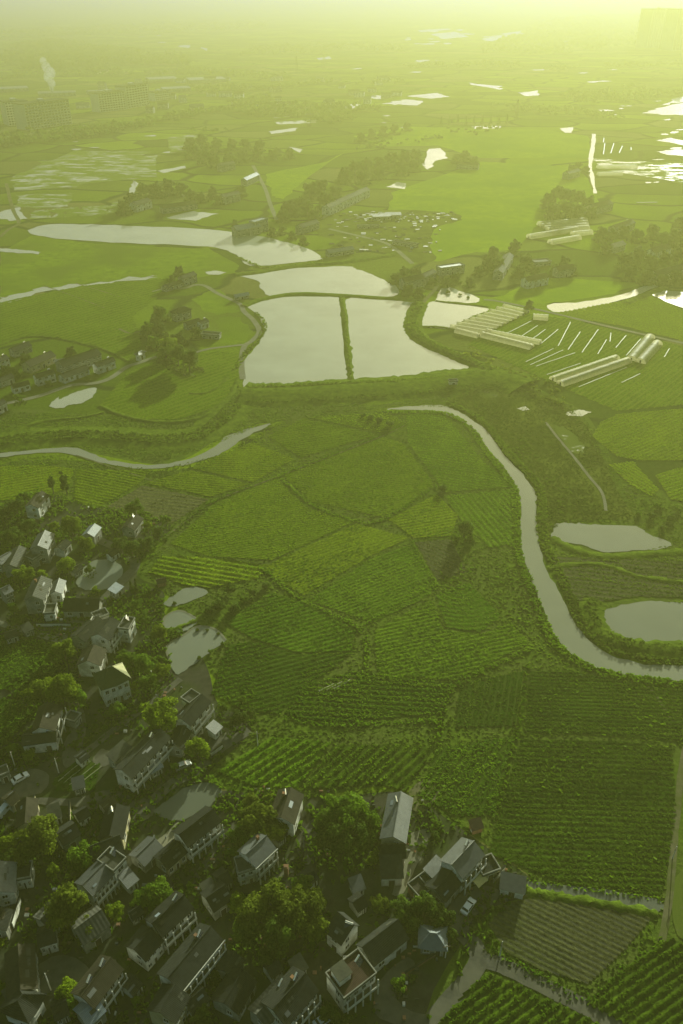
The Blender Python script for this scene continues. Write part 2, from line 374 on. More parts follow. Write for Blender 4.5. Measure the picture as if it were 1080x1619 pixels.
# the land
S = 45000.0
gv = [(-S,-S,0),(S,-S,0),(S,S,0),(-S,S,0)]
me = bpy.data.meshes.new('ground'); me.from_pydata(gv, [], [(0,1,2,3)]); me.materials.append(M['ground']); setting('ground', me, 'wide flat plain of green farmland reaching the hazy horizon')
VILL = [(-120,800),(0,800),(60,775),(140,800),(230,806),(272,832),(232,872),(216,922),(258,935),(262,975),(300,1000),(330,1062),(345,1112),(400,1150),(332,1222),(352,1250),(430,1240),(490,1262),(640,1252),(700,1290),(770,1340),(840,1390),(832,1412),(770,1462),(730,1532),(672,1640),(660,1760),(-160,1760)]
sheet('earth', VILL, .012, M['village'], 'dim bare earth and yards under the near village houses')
sheet('rough_ground', [(0,650),(160,655),(300,650),(372,600),(386,585),(392,618),(600,640),(780,600),(905,640),(950,690),(985,760),(1080,800),(1080,1052),(1000,1040),(950,1020),(905,985),(868,915),(850,850),(846,785),(830,748),(795,705),(745,662),(700,641),(610,645),(430,668),(420,668),(360,684),(300,722),(245,734),(150,718),(60,706),(0,714)], .012, M['rough'], 'rough weedy grass between the stream, the dam and the river')
sheet('marsh', [(700,640),(760,612),(830,610),(905,650),(940,690),(962,745),(985,790),(1000,820),(885,822),(868,850),(850,800),(832,745),(790,695),(742,660)], .016, M['marsh'], 'dark olive marsh on the right bank of the river')
sheet('river_island', [(0,735),(120,728),(240,745),(335,730),(425,682),(480,655),(610,650),(700,650),(745,674),(770,707),(820,773),(823,865),(842,915),(862,968),(888,1018),(935,1052),(990,1068),(1090,1080),(1095,1480),(1000,1640),(680,1640),(760,1450),(850,1400),(700,1290),(640,1240),(480,1260),(345,1245),(335,1215),(400,1145),(330,1060),(300,985),(255,930),(220,905),(270,830),(140,800),(60,775),(0,795)], .008, M['rough'], 'green strip of grass and bunds around the central fields')
sheet('meadow', [(0,400),(50,372),(140,384),(240,390),(330,393),(378,420),(372,432),(300,440),(150,446),(0,470)], .008, M['meadow'], 'smooth olive meadow below the long upper pond', 1.2, smooth=False)
PLOT_A = [(0,478),(130,452),(265,440),(250,470),(210,500),(225,545),(200,570),(150,545),(60,528),(0,540)]
PLOT_B = [(160,640),(200,590),(260,565),(345,556),(384,560),(378,600),(350,640),(280,664),(200,662)]
sheet('meadow', [(340,505),(372,500),(398,520),(392,540),(350,545)], .014, M['meadow'], 'small green garden plot by the bend in the pond lane', 1.2, smooth=False)
sheet('meadow', [(330,460),(345,458),(372,480),(380,492),(345,498),(320,490),(310,470)], .014, M['meadow'], 'grass plot above the bend in the pond lane', 1.2, smooth=False)
sheet('bright_field', [(620,305),(760,255),(920,265),(945,320),(900,330),(845,360),(820,395),(740,400),(690,415),(640,400),(650,380),(720,345),(610,335)], .01, M['bright'], 'bright yellow green field right of the upper hamlet', 1.2, smooth=False)
sheet('bright_field', [(420,275),(520,255),(545,240),(480,285),(450,315),(430,310)], .01, M['bright'], 'bright field between the hazy groves', 1.2, smooth=False)
sheet('bright_field', [(780,470),(850,440),(900,440),(1020,448),(960,466),(862,480),(830,480)], .01, M['bright'], 'light field above the upper canal', 1.2, smooth=False)
PLOT_C = [(870,497),(960,480),(1030,468),(1085,492),(1085,540),(980,515)]
PLOT_D = [(770,520),(840,497),(900,505),(1080,548),(1085,640),(975,650),(905,620),(860,600),(740,545)]
sheet('bright_field', [(560,215),(640,200),(860,205),(930,215),(935,250),(760,250),(690,230),(600,232)], .01, M['bright'], 'far bright paddy beyond the groves', 1.2, smooth=False)
# water
sheet('pond', [(45,366),(75,355),(130,355),(220,358),(330,363),(400,372),(470,387),(510,408),(470,415),(395,420),(372,402),(330,390),(240,386),(140,381),(80,376)], .05, M['water'], 'long curved upper pond', .8)
sheet('pond', [(376,433),(454,425),(543,421),(565,426),(593,437),(624,452),(623,469),(549,466),(486,463),(454,464),(428,469),(412,456),(407,444)], .05, M['water'], 'narrow pond between two dikes', .7)
sheet('pond', [(390,484),(408,477),(440,471),(490,469),(530,470),(536,474),(539,500),(544,560),(549,606),(510,611),(470,615),(430,618),(389,620),(385,600),(387,570),(399,555),(412,538),(418,520),(407,499)], .05, M['water'], 'large left fish pond', .35, 4)
sheet('pond', [(547,474),(600,474),(640,477),(662,481),(655,495),(651,520),(668,538),(700,554),(740,570),(773,589),(735,591),(700,595),(660,600),(620,603),(561,606),(556,570),(551,530)], .05, M['water'], 'large right fish pond', .4, 4)
sheet('pond', [(701,454),(730,461),(758,472),(749,480),(715,477),(689,475)], .05, M['water'], 'small pond behind the plastic tunnels', .5)
sheet('pond', [(683,477),(730,482),(772,489),(740,503),(712,519),(690,518),(668,516),(672,495)], .05, M['water'], 'pond left of the plastic tunnels', .4)
sheet('canal', [(862,482),(910,478),(975,468),(1020,452),(1050,447),(1024,460),(990,472),(950,483),(885,494)], .05, M['water'], 'pale canal at right below the far hamlet', .6)
sheet('pond', [(1032,467),(1050,460),(1090,466),(1090,490)], .05, M['water'], 'pond at the right edge beside the canal', .5)
sheet('pond', [(874,838),(880,828),(910,828),(940,830),(1005,832),(1025,845),(1062,860),(1040,869),(1000,871),(955,873),(920,862),(875,855)], .05, M['vpond'], 'flat topped pond right of the river', .3)
sheet('pond', [(945,972),(975,960),(1020,951),(1060,952),(1100,962),(1100,1020),(1060,1020),(1035,1017),(985,1010),(955,995)], .05, M['vpond'], 'oval pond inside the river bend', .25)
sheet('pond', [(120,920),(136,895),(152,886),(176,886),(195,900),(185,920),(163,932),(132,932)], .05, M['vpond'], 'murky village pond ringed by the lane', .25)
sheet('pond', [(258,955),(275,941),(292,931),(310,928),(329,938),(300,951),(275,959)], .05, M['vpond'], 'first small fish pond below the vegetable beds', .2)
sheet('pond', [(262,975),(285,966),(312,979),(300,995),(278,1001),(258,990)], .05, M['vpond'], 'square little pond with a pale rim', .2)
sheet('pond', [(264,1022),(290,1005),(312,991),(340,995),(357,1012),(340,1026),(318,1042),(300,1055),(278,1066),(268,1045)], .05, M['vpond'], 'village fish pond beside the leaning bushes', .2)
sheet('pond', [(243,1286),(262,1268),(290,1247),(325,1237),(350,1248),(338,1270),(312,1286),(280,1298)], .05, M['mud'], 'dark green pond between lane and houses', .15)
sheet('pond', [(78,642),(92,628),(94,632),(110,624),(132,616),(153,614),(148,626),(128,638),(112,640),(96,646)], .05, M['water'], 'pale pond beside the left hamlet', .3)
sheet('river', [(612,648),(660,648),(690,650),(720,663),(747,676),(770,707),(800,743),(819,775),(823,805),(823,865),(840,915),(860,967),(885,1017),(935,1051),(990,1066),(1090,1077),(1090,1055),(1020,1050),(955,1030),(912,990),(886,940),(862,897),(850,850),(848,800),(846,779),(827,750),(797,720),(770,683),(742,661),(715,646),(690,641),(640,643)], .05, M['river'], 'slow river curving round the central fields', .35, 5)
sheet('stream', [(-10,718),(60,711),(115,708),(150,720),(190,731),(245,735),(300,726),(340,706),(362,688),(420,671),(424,673),(385,694),(352,716),(300,734),(245,741),(190,738),(140,727),(100,716),(50,717),(-10,724)], .05, M['river'], 'thin stream along the left edge of the fields', .3)
sheet('flooded_field', [(826,1412),(832,1394),(900,1400),(960,1408),(1042,1424),(1036,1442),(960,1432),(900,1424),(860,1418)], .05, M['mud'], 'strip of standing water above the stubble paddy', .2)
sheet('flooded_field', [(1068,1390),(1095,1380),(1095,1480),(1066,1470)], .04, M['wet'], 'wet pale plot at the right edge', .2)
for px, lab in [([(876,672),(905,684),(925,708),(912,718),(895,705)], 'puddled mud patch by the pale footpath'),
                ([(750,615),(782,618),(785,628),(760,628)], 'puddle below the dam hut')]:
    sheet('wet_field', px, .03, M['wet'], lab, .3)
for px, lab in [([(20,302),(120,296),(240,240),(120,238),(60,262),(20,280)], 'flooded paddies at far left'), *[(q_, 'flooded plot number '+w_+' from left above the long pond') for q_, w_ in zip([[(46,346),(52,334),(80,331),(78,345)],[(80,345),(84,331),(106,329),(100,344)],[(102,344),(108,329),(126,327),(122,343)],[(124,343),(129,327),(170,325),(165,339)],[(167,339),(176,323),(190,318),(184,335)],[(25,326),(28,308),(120,305),(108,326),(60,330)]], ['one','two','three','four','five','six'])],
                ([(265,218),(312,212),(305,240),(268,242)], 'square flooded plot by the far grove'), ([(60,255),(250,246),(250,280),(120,292)], 'mirror bright seedling beds at left'),
                ([(930,250),(1090,260),(1090,290),(960,270)], 'glinting paddies at right')]:
    sheet('paddy', px, .06, M['paddy'], lab, 1.5, smooth=False)
ribbon('canal', [(939,212),(938,228),(935,248),(933,265),(936,280),(941,306)], [5.5, 6, 4.5, 5, 3], .2, M['water'], 'narrow bright canal in the glare', jit=.5)
far_w = [([(262,345),(300,334),(341,338),(312,349)], 'white pool below the far left grove'), ([(-5,345),(0,335),(30,328),(42,346),(20,350)], 'white pool at the left edge'),
 ([(670,262),(676,236),(698,234),(706,250),(690,255),(678,270)], 'ragged white pool beside the far grove'), ([(612,296),(628,288),(642,290),(640,299)], 'small white pool below the grove'),
 ([(603,164),(640,157),(672,160),(660,167)], 'far trapezoid pond'), ([(520,176),(560,164),(585,168),(560,174)], 'far sliver pond'), ([(576,154),(590,150),(625,154),(600,157)], 'thin far pond'), ([(640,152),(690,147),(712,153),(680,156)], 'far grey pond'),
 ([(435,193),(498,189),(500,194),(440,197)], 'far thin pond beyond the grove'), ([(886,203),(907,201),(903,210),(892,210)], 'small cup shaped pond'), ([(745,200),(792,199),(790,203),(748,204)], 'far long puddle'), ([(820,147),(850,143),(852,151),(830,152)], 'far pale pond right of the pylon'),
 ([(250,270),(292,262),(294,266),(258,274)], 'pale sliver in front of the far grove'), ([(425,208),(470,202),(468,207),(430,212)], 'far broken pond'), ([(456,232),(478,236),(474,242)], 'white puddle right of the grove'),
 ([(1018,178),(1040,172),(1095,158),(1095,182),(1050,182)], 'dazzling pond in the glare'), ([(1050,166),(1070,154),(1095,150),(1095,158)], 'upper glare pond'), ([(1038,222),(1060,218),(1095,226),(1095,232)], 'narrow glare pond'), ([(1040,240),(1068,236),(1095,238),(1095,248),(1050,244)], 'lower glare pond'),
  ([(790,54),(830,48),(850,50),(820,56)], 'distant lagoon'), ([(680,54),(720,50),(740,58),(700,62)], 'distant left lagoon'), ([(760,62),(800,55),(815,62),(790,66)], 'distant middle lagoon'), ([(850,66),(900,64),(918,70),(880,74)], 'distant right lagoon'),
 ([(660,48),(710,45),(712,47),(665,51)], 'distant pale pool'), ([(830,60),(870,56),(875,58),(840,63)], 'distant sliver lagoon'), ([(282,72),(300,71),(302,76),(286,75)], 'distant pale puddle at left'), ([(316,74),(328,77),(326,81)], 'distant speck of water'), ([(500,92),(520,89),(525,93),(505,95)], 'distant pool in mid haze'), ([(740,131),(790,136),(792,142),(745,134)], 'far diagonal sliver'), ([(0,485),(0,470),(60,458),(130,449),(240,437),(242,440),(140,453),(60,463)], 'thin shining ditch above the left plots'),
 ([(818,646),(830,643),(838,648),(826,650)], 'puddle on the marsh'), ([(895,652),(915,648),(936,652),(920,658),(898,658)], 'bright puddle at the marsh edge'), ([(0,393),(30,395),(64,399),(60,402),(0,398)], 'thin pool on the left meadow'), ([(325,430),(340,428),(358,431),(345,435),(328,434)], 'pool beside the upper lane'), ([(205,300),(212,285),(218,290),(210,312),(203,312)], 'white runnel by the far left grove')]
for px, lab in far_w:
    q = np.array(px, float); sz = math.hypot(*(P(*px[0])-P(*px[len(px)//2])).xy)
    sheet('pool', px, .07 if px[0][1] < 400 else .04, M['water'], lab, min(5, sz*.022), smooth=False)

rq = random.Random(21)
for (x0, x1, y0, y1, cnt, w_, h_) in [(640,925,44,76,26,16,1.6),(560,720,86,132,7,14,1.3),(420,720,150,202,12,12,1.5),(120,330,40,100,6,10,1.2),(930,1080,150,190,8,14,1.6),(1000,1085,196,292,14,13,1.8),(850,1000,100,140,5,16,1.3),(120,300,212,252,10,14,1.6)]:
    for i in range(cnt):
        x, y = rq.uniform(x0, x1), rq.uniform(y0, y1); a, b = w_*rq.uniform(.3, 1), h_*rq.uniform(.4, 1); k_ = []
        for q in range(9): t = 6.283*q/9; f = rq.uniform(.55, 1.1); k_.append((x+math.cos(t)*a*f+math.sin(t)*a*.2, y-math.sin(t)*b*f))
        sheet('pool', k_, .05, M['water'], 'one of many scattered glints of distant water', 0, smooth=False)
# ---------------------------------------------------------------- lanes, dikes
LANES = [
 ([(665,1640),(705,1590),(735,1555),(756,1520),(750,1495),(730,1472),(722,1448)], 4.0, 'concrete', 'curved concrete lane rising from the bottom edge to the parked car'),
 ([(757,1516),(800,1530),(860,1560),(920,1590),(985,1630)], 3.6, 'concrete', 'straight concrete lane running to the lower right corner'),
 ([(1046,1490),(1058,1420),(1066,1330),(1076,1230),(1084,1180)], 1.7, 'dirt', 'rutted earth track along the right edge'),
 ([(205,1302),(225,1284),(270,1241),(310,1221),(337,1195),(357,1178),(395,1155)], 3.0, 'concrete', 'winding lane between the dark green pond and the crop rows'),
 ([(-10,984),(50,1000),(110,1018)], 2.4, 'pave', 'pale footpath above the left vegetable plot'),
 ([(155,972),(168,945),(200,912),(214,893),(198,872),(170,860),(152,850),(160,838)], 3.6, 'concrete', 'village lane curving round the murky pond'),
 ([(130,1195),(165,1166),(200,1140),(235,1115),(286,1074)], 2.2, 'concrete', 'narrow concrete path past the green roofed house'),
 ([(240,461),(256,458),(290,456),(307,451),(324,452),(344,464),(378,480),(386,493),(401,507),(410,524),(400,538),(386,549),(382,575),(384,600)], 3.4, 'pave', 'pond lane bending along the left fish pond'),
 ([(300,560),(330,552),(360,548),(388,545)], 2.4, 'pave', 'short lane from the hamlet to the fish pond'),
 ([(255,562),(225,572),(200,581),(175,598),(150,606),(110,610),(60,627),(0,640)], 3.4, 'pave', 'lane in front of the left hamlet'),
 ([(765,474),(790,477),(860,492),(960,516),(1090,545)], 3.0, 'pave', 'straight lane along the plastic strips'),
 ([(400,262),(407,275),(420,300),(428,325),(438,348)], 4.0, 'pave', 'pale lane through the bright field to the upper hamlet'),
 ([(520,362),(545,368),(575,375),(615,387),(652,417)], 4.0, 'pave', 'curving lane across the debris ground'),
 ([(470,372),(495,355),(515,342),(545,330),(582,310)], 4.0, 'pave', 'lane climbing past the terrace of white houses'),
 ([(863,668),(880,690),(905,720),(930,752),(952,780),(958,808)], 1.3, 'pave', 'straight pale footpath across the marsh'),
 ([(1018,1076),(1040,1105),(1060,1135),(1090,1160)], .9, 'dirt', 'pale trodden path through the right crop'),
 ([(700,432),(690,455),(668,480),(655,505)], 3.0, 'dirt', 'dike path between the fish pond and the small ponds'),
 ([(0,375),(15,362),(30,352),(20,330),(10,290)], 3.5, 'dirt', 'earth lane at the left edge beside the paddies'),
 ([(-20,225),(120,200),(240,190),(420,160),(640,140)], 9.0, 'dirt', 'far road on its bank before the factories'),
]
LANES += [([(258,990),(262,975),(285,966),(312,979)], .7, 'pave', 'pale rim of the square little pond'), ([(268,1045),(264,1022),(290,1005),(312,991),(340,995),(357,1012)], .7, 'pave', 'pale rim of the village fish pond'),
 ([(70,452),(110,466),(165,487)], 1.0, 'dirt', 'thin pale furrow on the left plot, upper one'), ([(120,448),(165,462),(190,470)], 1.0, 'dirt', 'thin pale furrow on the left plot, lower one'), ([(188,520),(205,527),(222,524)], 2.0, 'dirt', 'pale spoil line left of the middle hamlet'),
 ([(120,720),(240,760),(250,764)], .8, 'dirt', 'faint footpath between the plots under the stream'), ([(210,885),(268,845),(340,793),(440,754),(604,690),(640,672)], .7, 'dirt', 'narrow bund path crossing the central fields')]
for i, (px, wd, mt, lab) in enumerate(LANES): ribbon('lane', px, wd, .17+i*.002, M[mt], lab, jit=.06)
DIKES = [
 ([(158,642),(190,656),(235,666),(285,667),(330,655),(362,628),(376,600)], 1.4, .5, 1.2, 'low curved bund round the oval green plot'),
 ([(300,622),(322,622),(345,612),(360,596)], 1.0, .35, .8, 'short curved bund inside the oval green plot'),
 ([(10,690),(60,668),(130,660),(165,652)], 1.2, .4, 1.0, 'low bund left of the oval green plot'),
 ([(0,545),(60,532),(150,548),(205,572)], 1.2, .4, 1.0, 'low bund behind the left hamlet'),
 ([(372,434),(400,432),(454,423),(500,418),(548,414),(590,408),(625,402)], 4, .9, 3, 'dike between the long pond and the narrow pond'),
 ([(385,484),(410,475),(450,467),(490,465),(549,468),(623,473),(668,474)], 3, .8, 2.5, 'dike along the top of the two fish ponds'),
 ([(540,470),(545,500),(549,540),(553,580),(556,609)], 1.7, .7, 1.2, 'straight grassy dike between the two fish ponds'),
 ([(668,517),(690,517),(712,520)], 1.5, .5, 1.0, 'low bank under the pond by the tunnels'),
 ([(689,476),(720,480),(750,483),(772,486)], 1.2, .5, 1.0, 'thin bank between the two small ponds'),
 ([(664,480),(655,500),(653,518),(664,535),(690,550),(730,567),(775,586)], 5, .9, 4, 'curved bank right of the large fish pond'),
 ([(1030,446),(1050,455),(1020,466),(990,480)], 3, .6, 2, 'bank between the canal and the edge pond'),
 ([(832,1408),(860,1414),(900,1421),(960,1430),(1040,1446)], 1.2, .35, .8, 'dark mud bank across the flooded plot'),
 ([(940,950),(935,968),(950,1000),(985,1018),(1035,1026),(1090,1028)], 3, .8, 3, 'curved bank between the river and the oval pond'),
 ([(0,700),(80,690),(170,690),(250,696),(310,690),(350,665),(372,640)], 6, .8, 8, 'dark raised bank above the stream'),
 ([(872,850),(900,866),(950,880),(1000,878),(1090,872)], 2, .4, 1.5, 'low bund under the flat topped pond'),
 ([(868,900),(900,893),(960,895),(1010,912),(1090,922)], 1.2, .4, 1.0, 'thin bund across the wet paddy'),
 ([(262,1000),(290,990),(312,980),(330,965)], .8, .4, .6, 'bank between the two fish ponds of the village'),
]
for px, wd, h, sd, lab in DIKES: ribbon('embankment', px, wd, h+.1, M['bank'], lab, side=sd, jit=.25, k=8)
ribbon('embankment', [(384,622),(430,624),(500,621),(560,616),(640,612),(700,604),(745,598),(790,598),(830,612)], 5, 2.2, M['bank'], 'long straight grassy dam below the fish ponds', side=13, jit=.5, k=10)

# ---------------------------------------------------------------- fields
def cpt_(cx, cy): return (660+cx/2.571, 460+cy/2.571)
FA, FB, FC, FD = M['field_a'], M['field_b'], M['field_c'], M['field_d']; TA, TB, TC, TD, TW, TM = (M['tuft_'+k] for k in 'abcdwm')
field([(0,738),(70,736),(118,742),(108,772),(60,788),(0,792)], ((0,770),(100,752)), 2.2, FA, .3, 'plot beside the twin poplars', TA, .5)
field([(120,743),(238,744),(222,764),(150,806),(118,790)], ((120,770),(215,790)), 2.0, FA, .3, 'bright plot right of the twin poplars', TA, .5)
field([(158,808),(226,768),(330,790),(272,828),(205,812)], ((200,790),(290,800)), 2.4, FD, .15, 'brown fallow plot above the village', TD, .25)
field([(230,764),(300,744),(393,766),(334,786)], ((250,760),(380,770)), 1.8, FA, .28, 'narrow light plot under the stream', TA, .5)
field([(305,741),(398,700),(466,726),(400,763)], ((320,735),(440,738)), 1.8, FA, .28, 'plot inside the stream bend', TA, .5)
field([(424,690),(480,662),(597,688),(476,724)], ((440,690),(560,705)), 1.8, FA, .28, 'upper striped plot below the dam', TA, .5)
field([(486,660),(610,653),(636,668),(604,685)], ((500,662),(620,672)), 1.8, FA, .28, 'thin striped plot touching the dam', TA, .5)
field([(450,752),(605,692),(636,700),(686,765),(640,800),(605,818),(490,793)], ((470,760),(640,742)), 1.6, FA, .14, 'large bright plot in the middle of the fields', TA, .55)
field([(270,860),(340,797),(438,757),(484,803),(558,826),(430,886),(330,880)], ((300,845),(480,815)), 1.5, FA, .16, 'broad plot of fine curved rows', TA, .55)
field([(434,888),(564,828),(648,851),(585,880),(480,942),(415,902)], ((440,900),(580,850)), 1.6, FA, .18, 'plot right of the fine curved rows', TB, .6)
field([(642,656),(700,652),(764,730),(812,770),(700,779),(690,760),(645,700)], ((660,690),(740,700)), 2.2, FB, .3, 'strip of ribbed crop along the river', TB, .6)
field([(702,785),(818,774),(824,858),(775,868),(735,830)], ((720,790),(780,860)), 2.4, FB, .35, 'ribbed plot inside the river bend', TB, .6)
field([(614,822),(690,782),(724,815),(714,848),(655,851)], ((620,825),(715,805)), 1.9, FA, .25, 'four sided plot left of the hazy bush', TA, .55)
field([(657,858),(714,853),(738,905),(692,918)], ((660,870),(730,900)), 2.0, FD, .12, 'pale fallow patch beside the hazy bush', TD, .3)
field([(488,950),(585,885),(652,860),(690,922),(680,942),(590,985)], ((500,950),(650,890)), 1.6, FB, .2, 'plot below the pale fallow patch', TB, .7)
field([(690,942),(740,922),(760,940),(792,975),(760,1000),(705,992)], ((690,945),(790,980)), 2.2, FB, .3, 'half round plot with ringed furrows', TB, .7, centre=(725,925))
field([(592,998),(682,948),(700,996),(760,1004),(808,985),(836,1018),(720,1076),(598,1070)], ((600,1040),(790,1000)), 1.7, FB, .24, 'wide plot under the half round plot', TB, .9, .5)
field([(355,985),(428,938),(480,953),(560,995),(556,1030),(470,1032),(400,1010)], ((400,990),(520,960)), 1.9, FB, .32, 'plot beside the pond bushes', TB, .9, .5)
field([(335,1098),(360,1020),(400,1015),(470,1036),(556,1034),(500,1078),(440,1128),(390,1125)], ((360,1080),(520,1040)), 1.9, FC, .32, 'plot above the lower crop rows', TB, 1.0, .5)
field([(235,905),(255,880),(330,882),(425,895),(408,915),(330,930),(290,925)], ((250,890),(400,915)), 2.6, FA, .35, 'vegetable beds above the small ponds', TA, .5, crisp=True)
field([(478,1087),(558,1062),(718,1082),(700,1128),(520,1143),(450,1130)], ((480,1100),(690,1110)), 2.0, FC, .35, 'patchy plot of mixed greens', TB, 1.1, .55)
field([(342,1220),(430,1166),(524,1176),(470,1248),(400,1243)], ((352,1232),(450,1172)), 2.3, FB, .5, 'strongly ridged plot above the village', TB, 1.8, .4, crisp=True)
field([(476,1250),(530,1178),(688,1182),(640,1252),(600,1240)], ((490,1250),(560,1185)), 2.3, FC, .5, 'ridged plot above the large tree', TB, 1.7, .4, crisp=True)
field([(728,1082),(828,1062),(814,1148),(720,1150)], ((730,1150),(745,1085)), 1.9, FC, .35, 'square plot of upright rows', TC, 1.3, .55)
field([(838,1062),(900,1062),(1010,1082),(1080,1088),(1080,1172),(1000,1165),(830,1158)], ((840,1110),(1060,1120)), 1.5, FC, .2, 'crop below the river mouth of the bend', TC, 2.0, .42)
field([(692,1184),(816,1164),(782,1290),(720,1290),(660,1258)], ((690,1270),(750,1180)), 1.9, FC, .35, 'dark plot left of the big rows', TB, 1.4, .5)
field([(824,1170),(1000,1174),(1062,1186),(1068,1290),(1046,1416),(900,1398),(772,1350),(790,1290)], ((830,1270),(1050,1282)), 1.7, FC, .2, 'big plot of level rows by the right track', TC, 2.4, .42)
field([(676,1640),(730,1575),(770,1538),(830,1562),(990,1640)], ((720,1612),(800,1558)), 1.75, FC, .4, 'rows in the corner between the two lanes', TC, 2.2, .38, crisp=True)
field([(925,1588),(1000,1520),(1058,1484),(1090,1496),(1090,1640),(1010,1630)], ((950,1590),(1060,1510)), 1.75, FC, .4, 'rows in the lower right corner', TC, 2.0, .38, crisp=True)
field([(936,690),(950,668),(976,655),(1085,646),(1085,728),(1010,728),(975,722)], ((945,715),(1080,660)), 2.2, FA, .26, 'round ended striped plot at right', TA, .5)
field([(962,735),(1000,730),(1042,775),(1030,785),(1000,770)], ((965,740),(1035,780)), 2.2, FA, .26, 'small bright plot under the round ended one', TA, .5)
field([(1036,752),(1090,735),(1090,795),(1060,790)], ((1040,760),(1085,745)), 2.2, FA, .26, 'bright corner plot at the right edge', TA, .5)
field([(-5,1004),(40,1008),(104,1024),(92,1060),(60,1088),(-5,1092)], ((0,1075),(70,1020)), 1.8, FC, .4, 'left vegetable plot under the footpath', TB, 1.3, .5)
field([(-5,1106),(48,1108),(58,1130),(20,1165),(-5,1180)], ((0,1165),(45,1115)), 1.8, FC, .4, 'lower left vegetable plot', TB, 1.3, .5)
field([(82,1236),(130,1198),(158,1210),(150,1250),(90,1252)], ((85,1245),(135,1202)), 2.6, FC, .35, 'village garden with white strips', TC, 1.0, .4)
field([(500,1084),(550,1068),(560,1075),(510,1100)], ((502,1095),(555,1072)), 2.6, FD, .25, 'beds with pale covers', TD, .4)

field(PLOT_A, ((30,520),(210,470)), 4.0, FA, .16, 'broad plot with faint furrows left of the middle hamlet', dv=2.0)
field(PLOT_B, ((200,650),(350,600)), 3.6, FA, .12, 'oval green plot beside the dam below the hamlet', dv=1.6)
field(PLOT_C, ((870,500),(1080,540)), 4.0, FA, .14, 'light field between the canal and the lane', dv=2.0)
field(PLOT_D, (cpt_(355,178),cpt_(465,122)), 3.0, FA, .16, 'green vegetable plots under the plastic strips', dv=1.6)
field([(772,1462),(800,1430),(838,1421),(900,1428),(1000,1445),(1030,1452),(990,1500),(930,1556),(860,1536),(800,1506)], ((790,1470),(930,1540)), 1.3, M['field_e'], .12, 'wet stubble paddy with faint rows beside the lane fork', crisp=True, dv=.5)

for px, lab, dn, th_ in [([(478,1087),(558,1062),(718,1082),(700,1128),(520,1143),(450,1130)], 'mixed greens plot', .45, -.1), ([(592,998),(682,948),(700,996),(760,1004),(808,985),(836,1018),(720,1076),(598,1070)], 'wide plot under the half round plot', .25, .2),
  ([(335,1098),(360,1020),(400,1015),(470,1036),(556,1034),(500,1078),(440,1128),(390,1125)], 'plot above the lower crop rows', .3, .1), ([(692,1184),(816,1164),(782,1290),(720,1290),(660,1258)], 'dark plot left of the big rows', .3, .1),
  ([(824,1170),(1000,1174),(1062,1186),(1068,1290),(1046,1416),(900,1398),(772,1350),(790,1290)], 'big plot of level rows', .2, .25), ([(838,1062),(900,1062),(1010,1082),(1080,1088),(1080,1172),(1000,1165),(830,1158)], 'crop below the river bend', .25, .2), ([(640,930),(780,870),(830,930),(860,1010),(800,985),(770,940)], 'strip of rough crop along the inner river bank', .4, 0.0)]:
    tufts('weed_clumps', px, dn*.6, .42, 1.0, TB, 'taller yellowish clumps in the '+lab, z=.15, thr=th_+.1, lean=.9)

field([(872,882),(960,881),(1095,890),(1095,946),(1010,943),(940,953),(905,948),(880,915)], ((880,900),(1080,925)), 2.6, FD, .14, 'green brown plot between the two right ponds', TW, .6, dv=1.0)
# land just outside the picture, for a step to the side
sheet('rough_ground', [(1085,640),(1500,660),(1700,1100),(1700,1900),(-300,1900),(-300,1700),(640,1700),(1000,1640),(1095,1480)], .012, M['rough'], 'rough green land beyond the right and lower edges', smooth=False)
field([(1096,1090),(1300,1110),(1420,1300),(1480,1500),(1110,1480),(1092,1300)], ((1100,1200),(1300,1215)), 1.9, FC, .35, 'plot beyond the right track', TC, 1.2, .5)
field([(1100,1500),(1480,1520),(1640,1850),(1150,1800)], ((1110,1600),(1300,1500)), 1.8, FC, .4, 'rows beyond the lower right corner', TC, 1.6, .4, crisp=True)
field([(700,1660),(985,1650),(1140,1850),(720,1880)], ((720,1800),(900,1690)), 1.8, FC, .4, 'rows below the lower edge', TC, 1.6, .4, crisp=True)
field([(1096,700),(1380,720),(1420,960),(1096,1040)], ((1100,800),(1300,830)), 2.2, FA, .26, 'plot beyond the right edge', TA, .5)

# ---------------------------------------------------------------- wild grass, reeds, bank growth (nobody could count these)
W = [(0,650),(160,655),(300,650),(372,600),(386,622),(392,632),(600,640),(780,600),(905,640),(950,690),(985,760),(1080,800),(1080,1052),(1090,1080),(1080,1180),(1040,1500),(900,1590),(760,1500),(850,1400),(700,1290),(640,1252),(480,1262),(345,1250),(335,1215),(400,1150),(335,1060),(300,985),(255,930),(220,905),(270,830),(140,800),(60,775),(0,795)]
WATERS = [[(612,642),(715,644),(770,680),(827,748),(850,780),(852,850),(890,940),(915,990),(957,1028),(1020,1048),(1090,1053),(1090,1080),(990,1070),(930,1053),(882,1018),(836,915),(820,865),(817,775),(765,707),(720,665),(612,650)],
 [(872,832),(880,826),(1005,830),(1066,860),(1000,874),(955,876),(872,858)], [(942,975),(975,956),(1020,948),(1090,956),(1090,1022),(1035,1020),(985,1013)],
 [(-10,718),(115,706),(245,733),(340,704),(420,669),(426,675),(352,718),(245,743),(150,732),(100,718),(-10,726)], [(826,1412),(832,1392),(1045,1424),(1030,1455),(930,1558),(800,1508),(768,1462),(820,1425)],
 [(118,920),(136,893),(176,884),(198,900),(163,935),(130,935)],[(254,957),(292,929),(312,926),(333,938),(300,954),(275,962)],[(257,975),(285,963),(315,979),(300,998),(278,1004),(254,990)],[(260,1022),(290,1002),(312,988),(342,992),(361,1012),(318,1045),(276,1070)],[(239,1286),(262,1266),(290,1244),(325,1234),(354,1250),(340,1272),(280,1302)],
 [(872,880),(1080,888),(1080,950),(940,957),(880,917)]]
